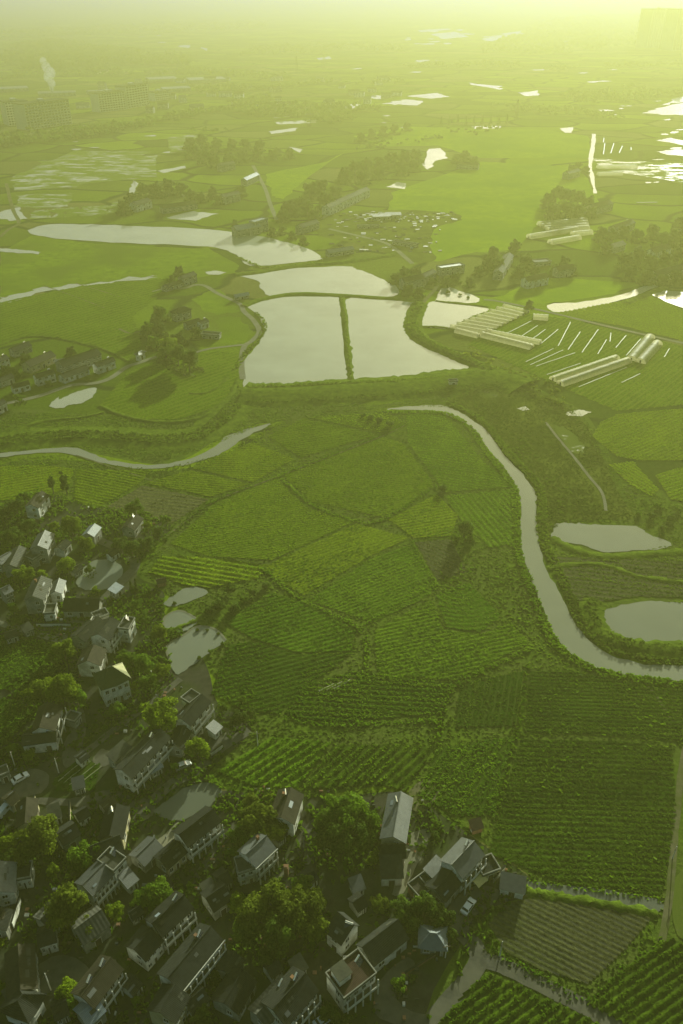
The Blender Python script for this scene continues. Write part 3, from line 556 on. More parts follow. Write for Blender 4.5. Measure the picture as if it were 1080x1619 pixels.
tufts('wild_grass', W, .95, .26, .85, TW, 'rough wild grass on the bunds and banks', holes=WATERS+FIELDS+[VILL, [(1014,1074),(1022,1074),(1065,1132),(1095,1155),(1095,1166),(1056,1137),(1036,1108)], [(1046,1490),(1056,1330),(1070,1180),(1095,1180),(1085,1330),(1060,1490)], [(760,612),(905,650),(985,790),(1000,820),(885,822),(850,800),(790,695),(720,640)]], z=.05)
tufts('marsh_reeds', [(700,640),(760,612),(830,610),(905,650),(940,690),(962,745),(985,790),(1000,820),(885,826),(868,850),(850,800),(832,745),(790,695),(742,660)], 1.1, .28, 1.0, TM, 'dark reeds and weeds covering the marsh', holes=[WATERS[0], [(860,666),(866,666),(934,750),(956,780),(962,810),(955,810),(948,785),(926,754)], [(872,670),(905,684),(925,708),(912,720),(890,705)]], z=.05)
tufts('marsh_grass', [(720,625),(800,660),(850,720),(905,780),(885,820),(850,800),(832,745),(790,695)], .5, .5, 1.2, TW, 'lighter grass clumps along the river side of the marsh', holes=[WATERS[0]], z=.05, thr=.25)
tufts('village_grass', VILL, 1.0, .8, 1.0, TC, 'weeds and low bushes between the village houses', thr=.02, z=.05, holes=[[(120,920),(136,893),(152,884),(178,884),(197,900),(185,922),(163,934),(132,934)],[(256,955),(292,929),(312,926),(331,938),(275,961)],[(260,975),(285,964),(314,979),(300,997),(256,990)],[(262,1022),(312,989),(359,1012),(318,1044),(278,1068)],[(240,1286),(290,1245),(325,1235),(352,1250),(330,1280),(280,1300)]])
def band(name, px, half, dens, h, wd, m, label, k=6, z=.1):
    c = smooth_line(Pn(px), k); t = np.gradient(c[:, :2], axis=0); t /= np.linalg.norm(t, axis=1)[:, None]+1e-9
    nr = np.stack([-t[:,1], t[:,0]], 1); po = np.concatenate([c[:, :2]+nr*half, (c[:, :2]-nr*half)[::-1]])
    tufts(name, np.column_stack([po, np.zeros(len(po))]), dens, h, wd, m, label, z=z, world=True)
band('bank_growth', [(612,652),(700,654),(742,676),(764,708),(794,745),(814,778),(818,865),(834,916),(854,968),(880,1020),(932,1056),(990,1071),(1085,1082)], 1.65, 2.20, 0.55, 0.94, TB, 'tall grass on the inner river bank')
band('bank_growth', [(715,641),(748,656),(776,680),(804,718),(836,750),(855,780),(858,850),(880,897),(900,940),(922,988),(965,1026),(1030,1044),(1085,1047)], 1.88, 2.00, 0.66, 1.10, TW, 'dark weeds on the outer river bank')
band('bank_growth', [(390,616),(450,614),(549,610),(640,606),(720,598),(775,592)], 1.50, 1.60, 0.55, 1.02, TW, 'weeds along the water edge of the dam', z=1.8)
band('bank_growth', [(384,630),(450,632),(549,626),(640,620),(720,613),(800,612)], 4.88, 0.70, 0.50, 1.10, TW, 'rough growth on the dam slope', z=.9)
band('bank_growth', [(664,480),(655,500),(653,518),(664,535),(690,550),(730,567),(775,586)], 2.62, 1.20, 0.88, 1.70, TW, 'bushy growth on the bank right of the fish pond', z=.8)
band('bank_growth', [(940,950),(935,968),(950,1000),(985,1018),(1035,1026),(1090,1028)], 2.10, 1.40, 0.55, 1.10, TW, 'dark growth on the bank of the oval pond', z=.6)
band('bank_growth', [(0,700),(80,690),(170,690),(250,696),(310,690),(350,665),(372,640)], 4.50, 0.80, 0.55, 1.27, TW, 'dark growth on the bank above the stream', z=.9)
band('bank_growth', [(378,408),(420,424),(470,419),(512,412)], 1.50, 0.70, 0.66, 1.70, TW, 'growth along the long pond', z=.3)
band('bank_growth', [(540,470),(545,500),(549,540),(553,580),(556,609)], 0.75, 1.30, 0.39, 0.77, TW, 'grass tufts on the dike between the fish ponds', z=.7)
band('bank_growth', [(372,585),(388,560),(402,545),(414,530),(418,512),(404,494)], 1.50, 0.80, 0.55, 1.02, TW, 'growth between lane and fish pond', z=.2)
band('hedge', [(440,752),(490,796),(560,824),(606,822),(690,768)], 0.78, 2.20, 0.44, 0.68, TB, 'dark bund growth under the bright middle plot')
band('hedge', [(210,880),(270,845),(340,792),(440,753),(600,690),(640,672)], 0.84, 1.98, 0.39, 0.68, TB, 'dark bund growth crossing the fields')
band('hedge', [(410,895),(470,945),(560,990),(580,1020),(575,1070)], 0.84, 2.20, 0.44, 0.68, TB, 'dark bund growth between middle plots')
band('hedge', [(560,1000),(640,950),(690,925)], 0.72, 2.20, 0.44, 0.68, TB, 'bund growth above the wide plot')
band('hedge', [(650,856),(690,925),(700,945)], 0.60, 2.20, 0.39, 0.60, TB, 'bund growth beside the fallow patch')
band('hedge', [(690,1180),(700,1130),(722,1085),(840,1025)], 0.90, 2.20, 0.50, 0.75, TB, 'bund growth by the square plot')
band('hedge', [(780,1300),(818,1160),(836,1050)], 0.72, 2.20, 0.50, 0.75, TB, 'upright bund growth left of the big rows')
band('hedge', [(440,1132),(520,1146),(690,1140)], 0.90, 2.42, 0.50, 0.75, TB, 'bund growth over the ridged plots')
band('hedge', [(770,1380),(860,1398),(950,1410),(1046,1424)], 0.60, 2.42, 0.39, 0.60, TB, 'weedy edge under the big rows')
band('hedge', [(760,1470),(790,1512),(860,1545),(925,1580),(1000,1520),(1050,1485)], 0.72, 2.42, 0.39, 0.60, TB, 'green verge round the stubble paddy')
# ---------------------------------------------------------------- building materials
M['white'] = M_mottle('white render', (.56,.56,.53), (.74,.74,.71), .5, .85, .15, .02, c=(.36,.35,.30), cscale=.35)
M['grey'] = M_mottle('grey render', (.24,.24,.215), (.33,.325,.29), .5, .85, .2, .02, c=(.17,.17,.15), cscale=.3)
M['yellow'] = M_mottle('ochre render', (.38,.34,.21), (.46,.42,.27), .5, .85, .2, .02, c=(.28,.25,.16), cscale=.3)
M['brick'] = M_mottle('brick', (.22,.12,.075), (.30,.17,.10), 1.2, .9, .3, .03, c=(.17,.11,.08), cscale=.4)
M['tile'] = M_roof('dark tile', (.017,.019,.019), (.036,.038,.036))
M['browntile'] = M_roof('brown tile', (.032,.029,.023), (.056,.050,.038))
M['redtile'] = M_roof('red brown roof', (.042,.028,.024), (.070,.046,.038))
M['greentile'] = M_roof('green glazed tile', (.012,.045,.032), (.022,.070,.048), .25, .5, .3)
M['metal'] = M_roof('grey metal sheet', (.08,.088,.095), (.125,.135,.145), .25, .5, .4)
M['bluemetal'] = M_roof('blue grey metal sheet', (.16,.19,.23), (.22,.26,.31), .25, .5, .4)
M['pale'] = M_roof('pale cement roof', (.065,.067,.062), (.10,.10,.09), .9, .85)
M['flat'] = M_mottle('flat cement roof', (.045,.046,.041), (.085,.085,.074), .6, .9, .3, .03, c=(.075,.077,.06), cscale=.3)
M['trim'] = M_plain('white trim', (.62,.61,.57), .6)
M['glass'] = M_plain('dark window glass', (.018,.021,.022), .12, .6)
M['door'] = M_plain('dark door', (.06,.045,.03), .6)
M['steel'] = M_plain('bright steel tank', (.75,.75,.72), .18, .5, 1.0, .08)
M['panel'] = M_plain('solar tubes', (.015,.018,.03), .15, .6)
M['wood'] = M_plain('weathered wood', (.14,.11,.07), .9)
M['paint_white'] = M_plain('white car paint', (.72,.73,.74), .25, .5, 0, .05)
M['paint_silver'] = M_plain('silver paint', (.42,.43,.44), .25, .5, .5, .05)
M['tyre'] = M_plain('tyre rubber', (.02,.02,.02), .8)
M['lamp_glass'] = M_plain('headlight glass', (.6,.6,.55), .1)
M['red_lens'] = M_plain('tail light lens', (.35,.02,.02), .2)
m, n, l = mat('plastic film'); finish(n, l, ramp(n, l, noise(n, l, .8, 4), [(.3, (.54,.50,.30)), (.7, (.70,.66,.42))]), .55, noise(n, l, 1.5, 3), .3, .08, transl=.6, spec=.2); M['film'] = m
fo = [q for q in n if q.type == 'OUTPUT_MATERIAL'][0]; ft = n.new('ShaderNodeBsdfTransparent'); fx = n.new('ShaderNodeMixShader'); fx.inputs[0].default_value = .38
l.new(fo.inputs[0].links[0].from_socket, fx.inputs[1]); l.new(ft.outputs[0], fx.inputs[2]); l.new(fx.outputs[0], fo.inputs[0])
M['film2'] = M_plain('mulch film', (.30,.31,.19), .6, .2)
M['paleblock'] = M_mottle('pale concrete block', (.42,.42,.38), (.52,.52,.47), .05, .85, .1, .05)
M['rust'] = M_plain('rusty lattice', (.10,.10,.095), .7, .4, .3)
M['tarp'] = M_plain('pale tarpaulin', (.45,.47,.5), .5)
M['awning'] = M_plain('yellow awning', (.55,.50,.20), .6)

gp = [q for q in M['greentile'].node_tree.nodes if q.type == 'BSDF_PRINCIPLED'][0]; gp.inputs['Specular Tint'].default_value = (1.0, .82, .22, 1); gp.inputs['Specular IOR Level'].default_value = .5  # gold put into the specular tint imitates yellow sun glint on the villa roof
WINC = {}
def window_mesh(wd, h):
    k = ('w', round(wd, 1), round(h, 1))
    if k not in WINC:
        b = MB(); a = wd/2
        for x0, z0, x1, z1 in ((-a, 0, -a+.09, h), (a-.09, 0, a, h), (-a+.09, 0, a-.09, .09), (-a+.09, h-.09, a-.09, h), (-.035, .09, .035, h-.09)): b.box(x0, -.06, z0, x1, .0, z1, 0)
        b.box(-a-.08, -.16, -.1, a+.08, 0, -.002, 0)
        b.quad((-a+.09, -.02, .09), (-.035, -.02, .09), (-.035, -.02, h-.09), (-a+.09, -.02, h-.09), m=1)
        b.quad((.035, -.02, .09), (a-.09, -.02, .09), (a-.09, -.02, h-.09), (.035, -.02, h-.09), m=1)
        WINC[k] = b.mesh('window', [M['trim'], M['glass']])
    return WINC[k]
def door_mesh(wd, h):
    k = ('d', round(wd, 1), round(h, 1))
    if k not in WINC:
        b = MB(); a = wd/2
        b.box(-a, -.07, 0, -a+.1, 0, h, 0); b.box(a-.1, -.07, 0, a, 0, h, 0); b.box(-a+.1, -.07, h-.1, a-.1, 0, h, 0)
        b.box(-a+.1, -.04, 0, -.01, -.0, h-.1, 1); b.box(.01, -.04, 0, a-.1, 0, h-.1, 1)
        WINC[k] = b.mesh('door', [M['trim'], M['door']])
    return WINC[k]
def part(name, me, root, loc=(0,0,0), rz=0.0):
    o = link_mesh(name, me, root); o.location = loc; o.rotation_euler = (0, 0, rz); return o
def heater(root, x, y, z, s=1.0, rz=0.0):
    b = MB()
    b.tube((-.9*s, 0, 1.15*s), (.9*s, 0, 1.15*s), .27*s, n=12)
    o = part('water_heater', b.mesh('water_heater', M['steel']), root, (x, y, z), rz)
    b = MB(); b.quad((-.85*s, -1.1*s, .1), (.85*s, -1.1*s, .1), (.85*s, -.1, 1.0*s), (-.85*s, -.1, 1.0*s)); b.box(-.85*s, -.05, 0, -.8*s, .0, .9*s); b.box(.8*s, -.05, 0, .85*s, 0, .9*s)
    link_mesh('solar_panel', b.mesh('solar_panel', M['panel']), o)
def gable_wall(L, D, h, rh, off=0.0):
    b = MB(); x0, x1, y0, y1 = -L/2, L/2, -D/2, D/2; c = off*D
    b.quad((x0,y0,0),(x1,y0,0),(x1,y0,h),(x0,y0,h)); b.quad((x1,y1,0),(x0,y1,0),(x0,y1,h),(x1,y1,h))
    b.quad((x1,y0,0),(x1,y1,0),(x1,y1,h),(x1,c,h+rh),(x1,y0,h)); b.quad((x0,y1,0),(x0,y0,0),(x0,y0,h),(x0,c,h+rh),(x0,y1,h))
    return b
def gable_roof(L, D, h, rh, off=0.0, ov=.42, th=.16):
    b = MB(); x0, x1 = -L/2-ov*.7, L/2+ov*.7; c = off*D
    for s in (-1, 1):
        ye = s*(D/2+ov); run = abs(s*D/2-c); ze = h-rh*ov/max(run, .5)
        a = [(x0, ye, ze+.05), (x1, ye, ze+.05), (x1, c, h+rh+.05), (x0, c, h+rh+.05)]
        if s > 0: a = [a[1], a[0], a[3], a[2]]
        t = [(p[0], p[1], p[2]+th) for p in a]
        b.quad(*t); b.quad(*a[::-1])
        for i in range(4):
            j = (i+1) % 4
            if i != 2: b.quad(a[i], a[j], t[j], t[i])
    b.tube((x0-.05, c, h+rh+.2), (x1+.05, c, h+rh+.2), .17, n=6)
    return b
def hip_roof(L, D, h, rh, ov=.8):
    b = MB(); x, y = L/2+ov, D/2+ov; r = max(L/2-D/2*1.3, .7); z0 = h-.1; zc = h+.45
    e = [(-x,-y,zc), (x,-y,zc), (x,y,zc), (-x,y,zc)]; md = [(0,-y,z0), (x,0,z0), (0,y,z0), (-x,0,z0)]; t = [(-r,0,h+rh), (r,0,h+rh)]
    b.quad(e[0], md[0], t[0]); b.quad(md[0], t[1], t[0]); b.quad(md[0], e[1], t[1]); b.quad(e[1], md[1], t[1]); b.quad(md[1], e[2], t[1])
    b.quad(e[2], md[2], t[1]); b.quad(md[2], t[0], t[1]); b.quad(md[2], e[3], t[0]); b.quad(e[3], md[3], t[0]); b.quad(md[3], e[0], t[0])
    b.quad(e[0], md[3], e[3], md[2], e[2], md[1], e[1], md[0])
    b.tube((t[0][0], 0, h+rh+.05), (t[1][0], 0, h+rh+.05), .2, n=6)
    for q, tt in ((e[0], t[0]), (e[3], t[0]), (e[1], t[1]), (e[2], t[1])): b.tube(q, tt, .14, n=5)
    return b
FAR = False
def house(A, B, D, h, label, roof='gable', rm='tile', wm='white', cat='house', name='farmhouse', rh=None, floors=None, bays=None, balcony=False, heat=0, chim=0, end_win=True, off=0.0, L=None, fascia=False, base=False, group=None, door=True, stair=False, front_win=True):
    D *= .68; h *= .94
    if FAR: D *= .85; h *= .74
    zz = 0 if base else h
    a, b = P(A[0], A[1], zz), P(B[0], B[1], zz); d = (b-a); d.z = 0; Lr = L or max(d.length, 2.5); d.normalize()
    nrm = Vector((d.y, -d.x, 0)); c = (a+b)/2 - nrm*(D/2); yaw = math.atan2(d.y, d.x); L = Lr
    root = empty(name, (c.x, c.y, .02), yaw, label, cat, group)
    floors = floors or (1 if h < 4.6 else 2 if h < 8 else 3); bays = bays or max(1, int(L/3.4)); rh = rh if rh is not None else D*.28
    fh = h/floors
    if roof == 'gable':
        part('wall', gable_wall(L, D, h, rh, off).mesh('wall', M[wm]), root)
        rf = part('roof', gable_roof(L, D, h, rh, off).mesh('roof', M[rm]), root)
        for q in range(random.choice((0, 1, 1, 2, 3)) if not FAR else 0):
            s_ = random.choice((-1, -1, 1)); run = D/2+.42; t0 = random.uniform(.15, .6); w_ = random.uniform(.4, 1.1); xc = random.uniform(-L*.38, L*.38); dt = random.uniform(.12, .3)
            run = abs(s_*D/2-off*D); yy = lambda t: s_*D/2-(s_*D/2-off*D)*t; z_ = lambda t: h+rh*t+.26
            k = MB(); pq = [(xc-w_, yy(t0), z_(t0)), (xc+w_, yy(t0), z_(t0)), (xc+w_, yy(t0+dt), z_(t0+dt)), (xc-w_, yy(t0+dt), z_(t0+dt))]
            if s_ > 0: pq = pq[::-1]
            k.quad(*pq); q_ = [(a_, b_, c_-.05) for a_, b_, c_ in pq]
            for i_ in range(4): k.quad(q_[i_], q_[(i_+1) % 4], pq[(i_+1) % 4], pq[i_])
            link_mesh('roof_patch', k.mesh('roof_patch', M[random.choice(('metal', 'pale', 'flat', 'browntile', 'bluemetal'))]), rf)
        if chim:
            k = MB(); k.box(-.3, -.3, -.6, .3, .3, 1.1); k.box(-.36, -.36, 1.1, .36, .36, 1.22); q = link_mesh('chimney', k.mesh('chimney', M['brick']), rf); q.location = (L*.25, D*.2, h+rh*.75)
    elif roof == 'hip':
        k = MB(); k.box(-L/2, -D/2, 0, L/2, D/2, h); part('wall', k.mesh('wall', M[wm]), root)
        part('roof', hip_roof(L, D, h, rh).mesh('roof', M[rm]), root)
    elif roof == 'shed':
        k = MB(); x0, x1, y0, y1 = -L/2, L/2, -D/2, D/2; H2 = h+rh
        k.quad((x0,y0,0),(x1,y0,0),(x1,y0,h),(x0,y0,h)); k.quad((x1,y1,0),(x0,y1,0),(x0,y1,H2),(x1,y1,H2)); k.quad((x1,y0,0),(x1,y1,0),(x1,y1,H2),(x1,y0,h)); k.quad((x0,y1,0),(x0,y0,0),(x0,y0,h),(x0,y1,H2))
        part('wall', k.mesh('wall', M[wm]), root); k = MB(); o_ = .4; s_ = rh/D
        p = [(x0-o_, y0-o_, h-s_*o_+.05), (x1+o_, y0-o_, h-s_*o_+.05), (x1+o_, y1+o_, H2+s_*o_+.05), (x0-o_, y1+o_, H2+s_*o_+.05)]; t = [(q[0], q[1], q[2]+.13) for q in p]
        k.quad(*t); k.quad(*p[::-1])
        for i in range(4): k.quad(p[i], p[(i+1) % 4], t[(i+1) % 4], t[i])
        part('roof', k.mesh('roof', M[rm]), root)
    else:
        k = MB(); k.box(-L/2, -D/2, 0, L/2, D/2, h); part('wall', k.mesh('wall', M[wm]), root)
        k = MB(); k.box(-L/2-.25, -D/2-.25, h+.002, L/2+.25, D/2+.25, h+.22); part('roof', k.mesh('roof', M[rm]), root)
        k = MB(); x, y = L/2+.2, D/2+.2; z0, z1 = h+.223, h+.75
        k.box(-x, -y, z0, x, -y+.2, z1); k.box(-x, y-.2, z0, x, y, z1); k.box(-x, -y+.2, z0, -x+.2, y-.2, z1); k.box(x-.2, -y+.2, z0, x, y-.2, z1)
        part('parapet', k.mesh('parapet', M['grey']), root)
    if stair:
        k = MB(); sx = min(3.2, L*.35); k.box(-sx/2, -1.5, 0, sx/2, 1.5, 2.3); s_ = part('stair_room', k.mesh('stair_room', M[wm]), root, (-L*.25, D*.12, h+.223))
        k = MB(); k.box(-sx/2-.25, -1.75, 2.303, sx/2+.25, 1.75, 2.48); link_mesh('roof', k.mesh('roof', M['flat']), s_)
    bw = L/bays; ww, wh = min(1.7, bw*.55), min(1.55, fh*.52)
    if front_win:
        for f_ in range(floors):
            for i in range(bays):
                x = -L/2+bw*(i+.5)
                if f_ == 0 and door and i == bays//2: part('door', door_mesh(min(1.6, bw*.5), min(2.4, fh*.75)), root, (x, -D/2-.003, 0))
                else: part('window', window_mesh(ww, wh), root, (x, -D/2-.003, f_*fh+fh*.30))
    if end_win:
        for f_ in range(floors):
            for s_, rz in ((-1, -math.pi/2), (1, math.pi/2)): part('window', window_mesh(min(1.3, D*.3), wh), root, (s_*(L/2+.003), -D*.15, f_*fh+fh*.32), rz)
    if balcony and floors > 1:
        k = MB(); y0 = -D/2-.01; y1 = y0-1.3; z = fh
        k.box(-L/2, y1, z-.16, L/2, y0, z); 
        part('balcony', k.mesh('balcony', M['flat']), root)
        k = MB(); k.box(-L/2, y1, z+.003, L/2, y1+.12, z+.85)
        for i in range(bays+1):
            x = -L/2+.15+(L-.3)*i/bays; k.box(x-.12, y1+.123, z+.003, x+.12, y1+.36, h-.35); k.box(x-.12, y1+.05, .0, x+.12, y1+.3, z-.163)
        part('railing', k.mesh('railing', M['trim']), root)
    if fascia:
        k = MB(); k.box(-L/2-.5, -D/2-.72, h-.42, L/2+.5, -D/2-.56, h-.02); part('gutter', k.mesh('gutter', M['trim']), root)
    for q in range(heat): heater(root, L*(.3-.45*q), D*(.15 if roof == 'gable' else .2), h+(rh*.62 if roof == 'gable' else .22 if roof == 'flat' else rh), 1.0, math.radians(20))
    return root

# ---------------------------------------------------------------- near village
house((60,803),(77,783),8,6,'brown roofed house with white side wall behind the twin poplars',rm='browntile',heat=0)
house((148,848),(159,834),6.5,4.6,'blue grey metal roofed shed behind a bright round tree',rm='bluemetal',wm='grey',cat='shed',name='farm_shed',floors=1)
house((212,838),(226,820),7.5,4,'long dark roofed house with a pale left edge by the fallow plot',rm='browntile',wm='grey',heat=1)
house((74,868),(85,845),8.5,7,'tall grey house with a pale ridged roof above the courtyard block',rm='metal',wm='grey')
house((52,886),(73,872),7,4.2,'low grey annexe with a tank, below the pale ridged house',roof='flat',rm='flat',wm='grey',heat=1)
house((28,897),(42,868),7,5,'long pale slate roof at left beside the low grey annexe',rm='pale',wm='grey')
house((2,892),(22,880),6,4.5,'small grey roof at the left edge above the trees',rm='metal',wm='grey')
house((68,948),(81,917),9,6.6,'two storey house with a pale gable end at the left path',rm='pale',wm='grey',chim=1)
house((86,970),(90,956),5,3.4,'low annexe with sunlit end wall beside the pale gabled house',roof='flat',rm='flat',wm='white')
house((97,938),(103,919),5.5,4,'little white ended shed between the gabled house and the murky pond',rm='metal',cat='shed',name='farm_shed')
house((100,965),(155,965),7.5,3.6,'long low house with a sunlit ridge below the murky pond',rm='tile',wm='grey',off=.12,rh=2.4)
house((172,1012),(192,986),9.5,6,'broad grey roofed house with white columns above the lane',rm='tile',balcony=True,bays=4)
house((134,1014),(166,985),8,4.6,'wide roof with a bright tank, left of the columned house',rm='tile',wm='grey',heat=1)
house((151,980),(172,972),5,4.6,'flat pale roofed block behind the columned house',roof='flat',rm='pale',wm='grey')
house((203,996),(213,979),5,6,'narrow white tower house by the village pond path',roof='flat',rm='flat',heat=1)
house((157,1052),(167,1028),10,5.2,'brown hipped farmhouse with a white porch behind the green roof',rm='browntile',bays=2)
house((183,938),(194,928),4,3,'small grey tin shelter beside the lane at the murky pond',roof='shed',rm='bluemetal',wm='grey',cat='shed',name='farm_shed',rh=.7)
house((163,1090),(203,1074),9.5,8,'white three storey villa with a green glazed hipped roof',roof='hip',rm='greentile',rh=4.2,name='villa',bays=4)
house((86,1155),(97,1117),9,6,'house with a wide brown roof and white side, left of the green roof',rm='browntile',balcony=True,heat=0,off=.1)
house((36,1178),(88,1171),6,4.2,'low house with a tank, joined below the wide brown roof',rm='tile',heat=1)
house((208,1230),(268,1167),8.5,6.6,'large white house with dark roof and long balcony above the lane',rm='tile',balcony=True,bays=6,heat=1)
house((182,1204),(206,1182),4,4,'lean to roof behind the long balcony house',roof='shed',rm='flat',wm='grey',rh=.8,name='annexe',cat='annexe')
house((301,1147),(332,1110),8,6.4,'white house with a tall window gallery beside the big bright tree',rm='tile',balcony=True,bays=3)
house((300,1113),(316,1100),5,7,'flat roofed stair block behind the window gallery house',roof='flat',rm='flat',name='annexe',cat='annexe')
house((288,1184),(303,1152),6,4,'dark single storey roof between the two bright trees',rm='tile',wm='grey')
house((56,1302),(58,1264),6.5,4,'tiled shed with a sunlit right wall by the car park',rm='browntile',wm='yellow',cat='shed',name='farm_shed')
house((193,1326),(203,1278),8,4.8,'grey gabled house with a lit end wall left of the dark pond',rm='tile',wm='yellow',heat=1)
house((150,1370),(196,1352),8,5,'dark roof with a long sunlit ridge strip in the lower village',rm='tile',wm='grey',off=.25,rh=2.2)
house((180,1378),(199,1358),7.5,6.8,'white two storey end block with two stacked windows',roof='flat',rm='flat',bays=1,heat=1)
house((146,1415),(179,1381),8,6,'pale metal roof with a balcony gallery joined to the white end block',rm='metal',balcony=True,bays=5)
house((22,1410),(24,1365),9,5,'pale metal roofed barn at the left edge of the lower village',rm='metal',wm='white',cat='barn',name='barn')
house((25,1392),(48,1388),6,4,'dark porch with white pillars beside the left pale barn',roof='flat',rm='tile',bays=3)
house((297,1338),(348,1298),8.5,6.4,'long two storey house with tiled roof below the dark pond',rm='tile',balcony=True,bays=5)
house((265,1373),(294,1347),7,3.8,'single storey grey roof in front of the long pond house',rm='tile',wm='yellow',bays=3)
house((228,1368),(256,1340),7,3.6,'low slate shed with two white bundles on its roof',rm='metal',wm='grey')
house((404,1369),(434,1341),8.5,6.8,'bright white house with balcony lines beside the red pillar',rm='metal',balcony=True,bays=4,fascia=True,chim=1)
house((378,1382),(402,1374),6,5.2,'white roof terrace block joined to the bright white house',roof='flat',rm='flat',bays=2,stair=False)
house((464,1302),(478,1257),9,5.8,'house with a lit white gable left of the great tree',rm='browntile',heat=1,chim=1)
house((640,1332),(651,1263),8.5,6,'tall house with half pale half dark roof above the driveway',rm='metal',wm='yellow',bays=5,heat=1)
house((604,1388),(636,1387),8,3.6,'low dark roof at the foot of the driveway house',roof='shed',rm='tile',wm='white',rh=1.2)
house((605,1356),(640,1355),3.5,4.6,'dark linking roof under the driveway house',roof='shed',rm='tile',wm='grey',rh=.9,name='annexe',cat='annexe')
house((731,1387),(764,1351),9,6.6,'grey metal roofed house with white facade by the parked car',rm='metal',bays=4,heat=1,balcony=True)
house((704,1424),(730,1394),8,4.2,'dark tiled wing in front of the grey metal roofed house',rm='tile',wm='grey')
house((690,1392),(708,1372),5,4,'bright tin lean to left of the grey metal roofed house',roof='shed',rm='metal',wm='grey',rh=.8,name='annexe',cat='annexe')
house((672,1398),(686,1388),3,3,'beige flat roofed porch at the end of the driveway',roof='flat',rm='pale',wm='yellow',name='annexe',cat='annexe')
house((664,1420),(690,1400),6,3.2,'brown earth coloured flat roof beside the dark trees',roof='flat',rm='browntile',wm='brick')
house((764,1385),(790,1375),6,3.2,'dark flat garage roof with pale side wall by the big rows',roof='flat',rm='tile',wm='yellow',name='garage',cat='garage')
house((792,1404),(828,1412),5,2.8,'lone white shack with patchy tarpaulin roof at the flooded strip',roof='shed',rm='metal',wm='white',rh=.7,cat='shed',name='farm_shed')
house((517,1472),(540,1492),8,5.6,'white walled house with a strip of bright roof behind the red brown one',rm='tile',off=.2,rh=2.2,heat=1)
house((544,1579),(594,1540),9,6.6,'white house with a red brown terrace roof and ground floor porch',roof='flat',rm='redtile',balcony=True,bays=4,stair=True,heat=1)
house((590,1526),(644,1483),8,4.6,'long dark roof with white end wall behind the red brown terrace',rm='tile',off=.15,rh=2)
house((666,1496),(702,1500),6,3.4,'small hipped slate pavilion under the dark trees by the lane',roof='hip',rm='bluemetal',wm='grey',rh=2,bays=2)
house((452,1622),(501,1566),10,6.6,'grey roofed white house cut by the bottom edge',rm='tile',balcony=True,bays=5,heat=1,chim=1)
house((420,1622),(470,1568),7,5.2,'ridged cement roof left of the cut off white house',rm='pale',wm='grey',heat=1)
house((285,1566),(350,1486),9,6.6,'long house edged with two white balcony lines',rm='tile',balcony=True,bays=7,fascia=True,heat=1,chim=1)
house((276,1616),(298,1576),9,6,'ochre walled house with dark front roof at the bottom',rm='tile',wm='yellow',bays=3)
house((256,1480),(304,1436),8.5,6.4,'white house with arched gallery below the bright small tree',rm='tile',balcony=True,bays=4,heat=1)
house((230,1518),(256,1487),8.5,5,'lower dark wing with white windows joined to the arched gallery',rm='tile',bays=3)
house((148,1592),(193,1533),8.5,6,'brown house with white balcony panels and two shining tanks',rm='browntile',balcony=True,bays=4,heat=2)
house((140,1622),(165,1598),7,4.4,'blue grey porch roof at the bottom left of the balcony panels',rm='bluemetal',wm='grey')
house((45,1612),(66,1578),9,5.2,'dark hipped roof in the lower left corner with a shining tank',roof='hip',rm='tile',rh=2.4,heat=0)
house((57,1562),(52,1494),8,5.2,'long brown barn with a white side wall at lower left',rm='browntile',cat='barn',name='barn',bays=4)
house((62,1496),(88,1488),6,4.2,'low white wing right of the long brown barn',rm='tile',bays=3)
house((132,1492),(172,1462),9,4.6,'green grey shed half hidden by the olive tree',rm='pale',wm='grey',cat='shed',name='farm_shed')
house((80,1470),(110,1440),8,4,'grey barn roof under the left of the olive tree',rm='pale',wm='grey',cat='barn',name='barn')
house((8,1470),(18,1440),8,4.4,'dark roofed house at left edge beside the lit garden wall',rm='tile',wm='grey')
house((376,1602),(404,1552),9,4,'big dark barn roof between the white lined house and the cut off house',rm='tile',wm='grey',cat='barn',name='barn')
house((368,1545),(384,1518),6,3.6,'dark courtyard shed right of the white balcony lines',rm='tile',wm='grey',cat='shed',name='farm_shed')
house((338,1440),(366,1420),8,4.4,'dark farm roof above the arched gallery house',rm='tile',wm='grey')
house((305,1602),(330,1580),6,3.2,'small dark outhouse beside the lower ochre house',rm='tile',wm='grey',cat='shed',name='farm_shed')
house((100,1335),(126,1318),7,4,'dark farmyard roof left of the sunlit ridge strip',rm='tile',wm='grey')
house((18,1272),(30,1262),5,3.6,'grey hut with a white truck parked before it at left',rm='browntile',wm='grey',cat='shed',name='farm_shed')
house((748,1312),(763,1308),3,2.2,'tiny red brick field hut at the edge of the big rows',roof='shed',rm='redtile',wm='brick',rh=.6,cat='hut',name='field_hut',front_win=False)
house((249,922),(262,919),3,2.2,'tiny orange roofed hut beside the small fish ponds',roof='gable',rm='redtile',wm='brick',cat='hut',name='field_hut',front_win=False,end_win=False)
house((711,604),(724,603),3.5,3.2,'small white pump hut on the dam of the fish pond',roof='flat',rm='pale',cat='hut',name='pump_hut',bays=1)
house((0,1228),(14,1222),4,3.4,'half seen grey hut at the left edge by the car park',roof='flat',rm='flat',wm='grey')

